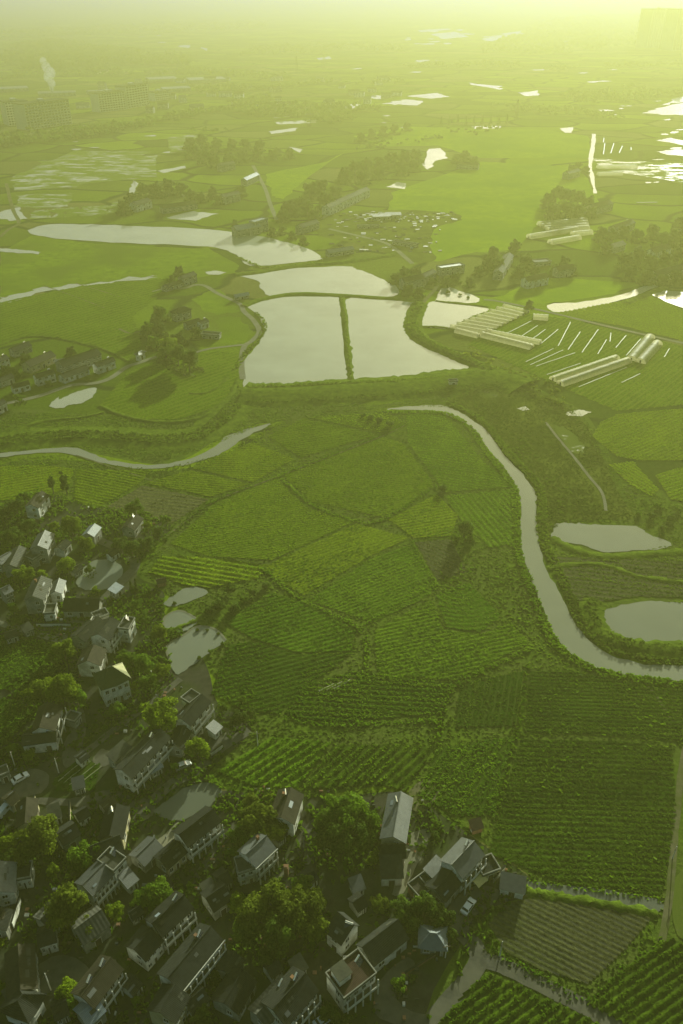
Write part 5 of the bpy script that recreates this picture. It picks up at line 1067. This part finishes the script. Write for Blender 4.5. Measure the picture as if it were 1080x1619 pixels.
# loose things lying about the yards, too many and too small to count
k = MB(); rd = random.Random(9)
vp = Pn(VILL)
while len(k.f) < 6*420:
    x, y = rd.uniform(0, 830), rd.uniform(800, 1618); p = P(x, y)
    if not inside(vp, np.array([p.x]), np.array([p.y]))[0] or any(inside(Pn(w_), np.array([p.x]), np.array([p.y]))[0] for w_ in WATERS[5:10]): continue
    for q in range(rd.randint(1, 4)):
        a, b, c = rd.uniform(.12, .55), rd.uniform(.1, .4), rd.uniform(.15, .8); ox, oy = rd.gauss(0, 1.2), rd.gauss(0, 1.2)
        k.box(p.x+ox-a, p.y+oy-b, .02, p.x+ox+a, p.y+oy+b, c, rd.choice((0, 0, 1, 2, 3, 3)))
setting('yard_clutter', k.mesh('yard_clutter', [M['flat'], M['trim'], M['metal'], M['brick']]), 'stacked bricks, boxes and bits of junk strewn about the village yards', 'stuff')
# ---------------------------------------------------------------- trees
def crown_mesh(seed, nclump, per, card, squash=.85, tall=False, cone=False):
    q = np.random.default_rng(seed); V, T = [], []
    for i in range(nclump):
        u = q.normal(0, 1, 3); u /= np.linalg.norm(u)
        if u[2] < -.55: u[2] *= -.5
        rr = q.uniform(.35, .80) if i > nclump*.25 else q.uniform(.1, .4)
        lump = 1+.22*math.sin(3*math.atan2(u[1], u[0])+seed)+.12*math.sin(5*u[2]+seed*2)
        c = u*rr*lump*np.array([1, 1, squash]); cr = q.uniform(.20, .36); tn = q.uniform(.05, .95)
        if tall: c = np.array([c[0]*.75, c[1]*.75, c[2]*2.4]); cr *= 1.0
        if cone: hz = q.uniform(-1, 1); a = q.uniform(0, 6.28); ra = (1-(hz+1)/2)*.8*q.uniform(.4, 1); c = np.array([math.cos(a)*ra, math.sin(a)*ra, hz*1.9]); cr = .26
        d = q.normal(0, 1, (per, 3)); d /= np.linalg.norm(d, axis=1)[:, None]
        pc = c+d*cr*q.uniform(.55, 1.05, (per, 1))*np.array([1, 1, .85])
        nr = d+q.normal(0, .5, (per, 3))+np.array([0, 0, .35]); nr /= np.linalg.norm(nr, axis=1)[:, None]
        a = np.cross(nr, q.normal(0, 1, (per, 3))); a /= np.linalg.norm(a, axis=1)[:, None]; b = np.cross(nr, a)
        s1 = (card*q.uniform(.6, 1.3, (per, 1))); s2 = s1*q.uniform(.5, .9, (per, 1))
        V.append(np.stack([pc-a*s1*.5, pc-b*s2*.5+nr*s1*.1, pc+a*s1*.5, pc+b*s2*.5+nr*s1*.1], 1).reshape(-1, 3))
        T.append(np.repeat(np.clip(tn+q.normal(0, .12, per), 0, 1), 4))
    V = np.concatenate(V); return np_mesh('crown', V, np.arange(len(V)).reshape(-1, 4), M['leaf_mid'], {'tone': np.concatenate(T)})
def trunk_mesh(seed, zc, rtr=.07, limbs=6, top=None):
    q = random.Random(seed); k = MB(); top = top or zc
    pts = [(0,0,-.05), (q.uniform(-.03,.03), q.uniform(-.03,.03), zc*.5), (q.uniform(-.06,.06), q.uniform(-.06,.06), top)]
    k.tube(pts[0], pts[1], rtr, rtr*.75); k.tube(pts[1], pts[2], rtr*.75, rtr*.3)
    for i in range(limbs):
        a = 6.283*i/limbs+q.uniform(-.4,.4); r_ = q.uniform(.4,.65); z0 = zc*q.uniform(.45,.9); k.tube((0,0,z0), (math.cos(a)*r_, math.sin(a)*r_, z0+q.uniform(.2,.5)), rtr*.4, rtr*.12, 5)
    return k.mesh('trunk', M['bark'])
CR = {}
for s in range(4): CR['fine', s] = (crown_mesh(40+s, 46, 120, .135, .82), trunk_mesh(s, 1.15), 1.15)
for s in range(4): CR['mid', s] = (crown_mesh(60+s, 30, 60, .20, .85), trunk_mesh(10+s, 1.15), 1.15)
for s in range(4): CR['grove', s] = (crown_mesh(70+s, 34, 60, .21, .95), trunk_mesh(14+s, .85), .85)
for s in range(3): CR['bush', s] = (crown_mesh(80+s, 20, 50, .20, .6), trunk_mesh(20+s, .5, .04), .5)
for s in range(2): CR['tall', s] = (crown_mesh(90+s, 44, 70, .26, .9, tall=True), trunk_mesh(30+s, 1.9, .10, 6, 3.2), 2.4)
for s in range(2): CR['cone', s] = (crown_mesh(95+s, 50, 50, .24, cone=True), trunk_mesh(35+s, 1.9, .10, 4, 3.0), 2.1)
LOOK = {'b': 'bright spring green', 'm': 'leafy green', 'd': 'dark green', 'o': 'olive brown'}
LM = {'b': 'leaf_bright', 'm': 'leaf_mid', 'd': 'leaf_dark', 'o': 'leaf_olive'}
ORD = ['leftmost', 'second', 'third', 'fourth', 'fifth', 'sixth', 'seventh', 'eighth', 'ninth', 'tenth', 'eleventh', 'twelfth']
tcount = 0
def trees(phrase, items, group=None):
    global tcount; under = []
    items = sorted(items); N = len(items)
    for i, it in enumerate(items):
        x, y, r, lf = it[:4]; kind = it[4] if len(it) > 4 else ('fine' if r >= 15 else 'mid' if y > 620 else 'grove')
        tcount += 1; s = tcount % (4 if kind in ('fine', 'mid', 'grove') else 3 if kind == 'bush' else 2)
        me, tr, zc = CR[kind, s]; r = r*(1.04 if kind == 'grove' else 1.0); rm_ = r/ppm(x, y)
        for _ in range(3): rm_ = r/ppm(x, y, min(zc*rm_, 30))
        p = P(x, y, zc*rm_)
        noun = {'bush': 'bush', 'tall': 'poplar', 'cone': 'conifer'}.get(kind, 'tree')
        if N == 1: lab = f'{LOOK[lf]} {noun} {phrase}'
        else: lab = f'{LOOK[lf]} {noun}, {"rightmost" if i == N-1 else ORD[i]+("" if i == 0 else " from left")} {phrase}'
        root = empty({'bush': 'bush', 'tall': 'poplar_tree', 'cone': 'conifer_tree'}.get(kind, 'leafy_tree'), (p.x, p.y, 0), random.uniform(0, 6.28), lab, 'bush' if kind == 'bush' else 'tree', group or ('trees '+phrase)[:60])
        root.scale = (rm_, rm_*random.uniform(.92, 1.08), rm_*random.uniform(.95, 1.1))
        c = link_mesh('crown', me, root); c.location = (0, 0, zc); c.material_slots[0].link = 'OBJECT'; c.material_slots[0].material = M['leaf_grove' if kind == 'grove' and lf == 'd' else LM[lf]]
        link_mesh('trunk', tr, root)
        if kind in ('fine', 'mid', 'grove'):
            nn = 46 if kind == 'grove' else 34; a = rng.uniform(0, 6.28, nn); q = np.sqrt(rng.uniform(0, 1, nn))*rm_*1.15
            under.append(np.stack([p.x+np.cos(a)*q, p.y+np.sin(a)*q, np.full(nn, rm_*(.34 if kind == 'grove' else .2))], 1))
    if under:
        u = np.concatenate(under); V, Fq, Tn = cards(u[:,0], u[:,1], np.full(len(u), .03), u[:,2], u[:,2]*1.1, np.clip(.4+.3*lowf(u[:,0], u[:,1], .1, 3), 0, 1), .5, 2)
        setting('undergrowth', np_mesh('undergrowth', V, Fq, M['tuft_m'] if items[0][1] < 620 else M['tuft_c'], {'tone': Tn}), 'low scrub under the trees '+phrase, 'stuff')
T = trees
T('beside the brown house at upper left', [(82,766,8,'d','tall'),(102,762,10,'d','tall')])
T('in the dark thicket left of the pale ridged house', [(8,812,13,'d'),(25,800,14,'d'),(38,787,13,'m'),(20,848,18,'d'),(44,832,15,'d'),(6,872,10,'m')])
T('behind the blue grey shed', [(112,830,18,'b'),(85,832,11,'b')])
T('in front of the blue grey shed', [(137,861,15,'b')])
T('between the slate roofs and the murky pond', [(103,892,17,'b'),(36,908,19,'b'),(66,908,10,'b')])
T('leaning over the murky pond', [(141,901,9,'d'),(151,933,8,'b')])
T('by the fallow plot above the lane', [(213,803,15,'m'),(190,860,15,'d'),(208,866,17,'d'),(232,858,15,'d'),(233,832,9,'b'),(250,842,12,'d'),(262,822,10,'m')])
T('standing close together by the tin shelter', [(207,926,5,'d','cone'),(215,925,6,'d','cone')])
T('beside the left footpath', [(20,962,10,'m'),(22,984,10,'d'),(36,978,8,'d')])
T('by the narrow white tower house', [(226,978,12,'d'),(214,957,10,'m'),(205,996,7,'o','bush')])
T('overhanging the village fish pond', [(252,1000,15,'b'),(240,1008,9,'m')])
T('left of the brown hipped farmhouse', [(101,1028,19,'b'),(80,1040,12,'m')])
T('in the clump right of the green roof', [(200,1042,16,'m'),(224,1050,20,'m'),(254,1062,17,'b'),(236,1080,18,'m'),(212,1086,9,'b')])
T('shading the path left of the green roof', [(64,1092,26,'b'),(98,1092,30,'b'),(120,1102,18,'m')])
T('in front of the green roofed villa', [(183,1122,15,'m')])
T('beside the window gallery house', [(254,1130,34,'b'),(311,1182,22,'b'),(276,1212,9,'m')])
T('in front of the wide brown roof', [(20,1186,12,'m'),(47,1195,12,'b'),(4,1192,9,'d')])
T('by the crop corner above the lane', [(382,1106,9,'m'),(378,1136,15,'d'),(396,1130,10,'d'),(362,1146,11,'d'),(352,1120,10,'d')])
T('in the thicket between small ponds and crops', [(365,932,12,'d','bush'),(346,956,15,'d','bush'),(370,962,14,'d','bush'),(420,926,10,'d','bush'),(401,938,9,'d','bush'),(330,964,10,'d','bush'),(386,948,9,'m','bush')])
T('leaning over the village fish pond bank', [(315,1040,5,'m','bush'),(333,1030,6,'m','bush'),(352,1018,5,'m','bush'),(312,996,4,'d','bush'),(328,996,4,'d','bush'),(345,1002,4,'d','bush'),(276,954,5,'d','bush')])
T('in the left of the lower village', [(64,1322,36,'o'),(10,1332,17,'b'),(83,1378,12,'b'),(40,1352,22,'o'),(12,1352,14,'d')])
T('before the sunlit ridge strip', [(135,1356,27,'m'),(118,1368,14,'m')])
T('over the green grey shed', [(108,1440,40,'o'),(182,1440,17,'b'),(140,1470,22,'o'),(80,1452,18,'o')])
T('above the arched gallery house', [(245,1412,30,'m'),(222,1424,18,'m'),(275,1420,14,'d')])
T('in the dark yard at the bottom left', [(103,1566,22,'b'),(3,1488,8,'b'),(3,1562,10,'b'),(112,1590,16,'m')])
T('beside the balcony panels house', [(216,1582,10,'m'),(190,1610,8,'d')])
T('in the dusky wood above the dark barn', [(376,1428,18,'b'),(405,1450,36,'o'),(440,1420,34,'o'),(470,1440,40,'o'),(440,1480,34,'d'),(500,1470,26,'o'),(478,1400,20,'m'),(388,1475,24,'d'),(425,1512,20,'d'),(495,1430,26,'o')])
T('above the bright white house', [(405,1295,34,'o'),(432,1310,24,'o'),(380,1322,20,'m'),(372,1345,14,'m'),(424,1262,8,'b'),(398,1270,16,'o')])
T('in the great clump left of the driveway', [(548,1286,40,'m'),(516,1302,24,'m'),(580,1300,24,'m'),(545,1322,36,'d'),(512,1332,20,'d'),(592,1358,14,'b'),(576,1330,18,'d')])
T('at the top of the driveway', [(690,1304,8,'m'),(688,1322,9,'d'),(668,1340,8,'d')])
T('in the dark grove by the lane bend', [(638,1438,24,'d'),(672,1432,26,'d'),(700,1450,22,'d'),(600,1430,16,'o'),(712,1480,14,'d'),(655,1460,18,'d'),(690,1470,16,'d')])
T('in the garden by the lane', [(630,1556,14,'m'),(652,1546,8,'d')])
T('at the bottom between the big roofs', [(318,1604,17,'d'),(520,1604,20,'d'),(545,1612,12,'d'),(340,1540,10,'d')])
T('in the yard hedge by the parked car', [(760,1438,6,'d','bush'),(752,1452,6,'d','bush'),(775,1476,8,'m','bush'),(786,1492,7,'m','bush'),(745,1470,5,'d','bush')])
T('in front of the bright white house', [(330,1395,12,'d','bush'),(318,1380,9,'d','bush'),(300,1400,8,'m','bush'),(362,1388,10,'d','bush'),(288,1408,8,'d','bush')])
T('around the villa path', [(150,1150,8,'d','bush'),(140,1170,8,'d','bush'),(118,1178,9,'d','bush'),(165,1150,8,'m','bush'),(135,1205,8,'d','bush')])
T('standing in the middle of the fields', [(735,833,16,'m'),(720,850,9,'m','bush'),(745,850,10,'m','bush'),(700,772,10,'d','bush')])
T('in the dark scrub at the top of the fields', [(600,664,9,'d','bush'),(586,660,8,'d','bush'),(616,670,9,'d','bush'),(574,657,6,'d','bush')])
T('at the right edge above the flat topped pond', [(1040,800,8,'m','bush'),(1030,815,9,'d','bush'),(1060,820,9,'d','bush'),(1010,812,7,'m','bush'),(1072,806,7,'m','bush'),(1048,835,8,'d','bush')])
T('among the left hamlet roofs', [(40,566,10,'d'),(68,570,9,'d'),(112,556,9,'d'),(150,558,10,'d'),(20,590,10,'d'),(30,628,9,'m'),(76,606,6,'d'),(8,586,9,'d'),(140,600,5,'d','bush')])
T('in the middle hamlet grove', [(253,496,13,'m'),(236,522,13,'m'),(252,522,12,'d'),(267,544,16,'b'),(280,560,18,'d'),(298,566,20,'d'),(262,560,14,'m'),(311,526,9,'d'),(242,542,11,'m'),(282,536,12,'d'),(246,508,10,'d')])
T('beside the tall dark house at the ditch', [(283,428,8,'d'),(272,440,6,'d'),(268,452,6,'d')])
T('in the far upper grove, front row', [(305,238,12,'d'),(340,254,11,'d'),(362,250,11,'d'),(384,246,11,'d'),(408,242,10,'d'),(430,244,9,'d'),(458,243,8,'d'),(322,248,11,'d')])
T('in the far upper grove, back row', [(300,226,10,'d'),(320,224,11,'d'),(344,230,11,'d'),(366,228,10,'d'),(388,228,10,'d'),(410,230,9,'d'),(438,240,7,'d')])
T('in the far left grove', [(196,328,12,'d'),(210,316,13,'d'),(226,302,13,'d'),(246,300,13,'d'),(266,296,12,'d'),(286,298,12,'d'),(302,308,10,'d'),(318,312,9,'d'),(336,304,9,'d'),(345,316,8,'d'),(380,302,9,'d')])
T('in the grove around the terrace houses', [(455,330,14,'d'),(472,326,13,'d'),(490,302,14,'d'),(506,296,14,'d'),(514,318,14,'d'),(530,304,11,'d'),(448,342,10,'d'),(486,330,12,'d'),(498,340,9,'d')])
T('in the grove climbing to the ragged pool', [(545,278,13,'d'),(562,266,13,'d'),(580,262,12,'d'),(600,258,11,'d'),(620,252,12,'d'),(640,248,12,'d'),(658,246,11,'d'),(575,282,10,'d'),(600,274,10,'d'),(635,268,10,'d'),(655,262,9,'d')])
T('in the small grove above the ragged pool', [(570,216,8,'d'),(588,212,8,'d'),(606,207,8,'d'),(624,205,8,'d'),(644,200,7,'d')])
T('in the far row right of the small grove', [(698+13*i,190-(i%3),3.2,'d','cone') for i in range(9)])
T('in the lone far clump', [(722,250,8,'d'),(736,246,9,'d'),(750,254,7,'d')])
T('in the big dark grove above the stacked tunnels', [(868,316,13,'d'),(880,306,15,'d'),(898,308,16,'d'),(915,314,15,'d'),(930,322,12,'d'),(876,332,13,'d'),(896,330,15,'d'),(914,334,13,'d'),(936,336,9,'d')])
T('in the upper half of the right grove', [(952,370,12,'d'),(968,376,12,'d'),(988,366,11,'d'),(1008,372,12,'d'),(1032,366,13,'d'),(1048,380,14,'d'),(1068,374,14,'d'),(960,392,10,'d'),(1076,350,10,'d')])
T('in the lower half of the right grove', [(990,412,13,'d'),(1010,402,13,'d'),(1030,416,14,'d'),(1052,410,13,'d'),(1074,404,14,'d'),(1070,438,13,'d'),(1000,432,12,'d'),(1022,438,12,'d'),(1046,442,10,'d')])
T('in the right hamlet', [(772,414,11,'d'),(788,420,12,'d'),(815,392,12,'d'),(832,412,12,'d'),(822,428,11,'d'),(756,428,9,'d'),(846,430,9,'d'),(780,398,9,'d'),(892,414,10,'d'),(905,426,9,'d'),(878,424,7,'d')])
T('around the grey farmhouses by the dike path', [(626,440,9,'d'),(640,432,10,'d'),(658,430,10,'d'),(646,458,10,'d'),(664,462,9,'d'),(684,444,7,'d'),(720,440,9,'d'),(704,446,8,'d'),(742,446,8,'d')])
T('alone on the lane by the pale canal', [(838,481,7,'d')])
T('left of the narrow bright canal', [(914,262,7,'d'),(903,266,6,'d'),(926,268,6,'d')])
T('beside the works building at the long pond', [(372,352,5,'d'),(430,366,7,'d'),(446,364,7,'d'),(462,372,7,'d'),(480,380,7,'d')])
T('standing in the small pond by the tunnels', [(709,462,5,'d','bush'),(727,466,3.5,'d','bush'),(740,470,3.5,'d','bush')])
T('along the bank right of the fish pond', [(655,512,5,'d','bush'),(662,532,5,'d','bush'),(684,548,5,'d','bush'),(706,558,5,'d','bush'),(726,566,5,'d','bush'),(748,576,5,'d','bush')])

# ---------------------------------------------------------------- far woods and scattered debris (uncountable)
def wood(px, dens, h, wd, label, m='leaf_dark'):
    p = Pn(px); lo, hi = p[:, :2].min(0), p[:, :2].max(0); N = int((hi-lo).prod()*dens); x = rng.uniform(lo[0], hi[0], N); y = rng.uniform(lo[1], hi[1], N); k_ = inside(p, x, y) & (lowf(x, y, .02, 31)+rng.normal(0, .2, N) > -.25)
    x, y = x[k_], y[k_]; z = rng.uniform(0, h*.7, len(x)); tone = np.clip(.5+.4*lowf(x, y, .05, 9), 0, 1)
    V, Fq, Tn = cards(x, y, z, np.full(len(x), h*.5), wd, tone, .4, 3); setting('far_wood', np_mesh('far_wood', V, Fq, M[m], {'tone': Tn}), label, 'stuff')
wood([(0,100),(20,74),(90,66),(130,72),(210,82),(300,92),(300,104),(200,104),(110,110),(40,112)], .010, 14, 12, 'far smudged wood at upper left')
wood([(0,205),(14,200),(60,212),(130,205),(250,190),(430,150),(430,162),(300,188),(150,218),(0,236)], .016, 8, 7, 'far belt of scrub in front of the factories')
wood([(360,175),(440,168),(560,165),(640,172),(540,182),(480,186),(400,186)], .012, 9, 8, 'far scrub in the middle distance')
wood([(880,150),(1000,140),(1085,150),(1000,162),(900,165)], .006, 9, 8, 'far scrub in the right glare')
wood([(880,30),(1010,24),(1010,70),(900,85),(760,88),(760,78)], .003, 14, 14, 'very far wood below the faint high rises')
wood([(500,182),(540,178),(560,190),(530,198),(502,195)], .02, 9, 7, 'far thicket beyond the groves')
wood([(700,205),(790,202),(850,210),(800,216),(720,214)], .004, 6, 6, 'far hedge below the conifer row')
wood([(780,168),(900,172),(1020,190),(1020,196),(880,182),(780,174)], .010, 6, 6, 'far dark hedge line at right')
wood([(880,612),(900,640),(860,640),(800,600),(730,560),(745,552),(800,580)], .10, 2.0, 2.4, 'dark scrub between the tunnels and the marsh', 'leaf_olive')
wood([(0,118),(120,112),(300,108),(460,120),(460,126),(300,118),(120,122),(0,128)], .006, 8, 9, 'far broken tree belt behind the smoke')
wood([(300,140),(420,132),(520,126),(640,128),(640,132),(520,133),(420,142),(300,150)], .006, 7, 8, 'far broken tree belt in the middle')
wood([(640,104),(760,98),(900,104),(1080,100),(1080,106),(900,112),(760,106),(640,110)], .003, 9, 12, 'far tree belt below the distant lagoons')
wood([(380,78),(520,70),(640,74),(640,82),(520,84),(380,88)], .003, 10, 14, 'very far dark belt in the upper middle')
wood([(0,50),(160,42),(420,36),(420,46),(160,56),(0,62)], .0016, 12, 18, 'very far belt at the upper left')
if 0: wood([(840,240),(935,236),(1040,300),(1080,306),(1080,312),(1030,308),(930,246),(840,246)], .006, 4, 4, 'thin hedge near the bright canal')
wood([(300,205),(420,198),(560,178),(560,184),(420,208),(300,212)], .010, 6, 6, 'scrub belt behind the upper far grove')
wood([(560,232),(640,222),(700,214),(700,220),(640,230),(560,240)], .008, 5, 5, 'scrub line before the small grove')
wood([(330,440),(420,396),(520,352),(640,330),(640,336),(530,360),(430,404),(340,446)], .0, 4, 4, '-') if False else None
rs = random.Random(11)
for i in range(34):
    x = rs.uniform(120, 620); y = rs.uniform(112, 176) if x < 360 else rs.uniform(118, 165)
    house((x, y), (x+rs.uniform(9, 22), y-rs.uniform(-.5, 1.5)), rs.uniform(14, 26), rs.uniform(6, 12), 'small dim building of the scattered far settlement in the haze', rm=rs.choice(['tile','metal','flat','pale']), wm=rs.choice(['grey','white']), bays=3, end_win=False, door=False, floors=2, cat='building', name='far_building', group='scattered far settlement in the haze')
# debris ground
k = MB()
rd = random.Random(5)
for i in range(260):
    x, y = rd.uniform(520, 700), rd.uniform(336, 400)
    if rd.random() < .45: x, y = rd.uniform(535, 720), rd.uniform(336, 352)
    p = P(x, y); a, b, c = rd.uniform(.4, 2.4), rd.uniform(.4, 1.6), rd.uniform(.3, 1.6); k.box(p.x-a, p.y-b, 0, p.x+a, p.y+b, c*.6, rd.choice((0, 0, 1, 2, 3)))
setting('rubble', k.mesh('rubble', [M['flat'], M['trim'], M['metal'], M['village']]), 'scattered rubble, sheets and heaps on the debris ground', 'stuff')
sheet('debris_ground', [(500,350),(540,336),(640,332),(720,338),(725,350),(690,360),(680,385),(690,410),(655,415),(610,400),(560,385),(505,372)], .012, M['marsh'], 'grey brown debris ground with rubble below the terrace', 1.0)

# ---------------------------------------------------------------- haze
hz = MB(); hz.box(-44000, -2000, -1.0, 44000, 44000, 184.0)
m, n, l = mat('haze air'); o_ = n.new('ShaderNodeOutputMaterial'); vv = n.new('ShaderNodeVolumePrincipled')
vv.inputs['Color'].default_value = (.245,.248,.108,1); vv.inputs['Absorption Color'].default_value = (0,0,.55,1); vv.inputs['Density'].default_value = .00063; vv.inputs['Anisotropy'].default_value = .39
l.new(vv.outputs[0], o_.inputs['Volume'])
tag(hz.build('haze', m), 'yellow green evening haze over the whole plain', kind='stuff')
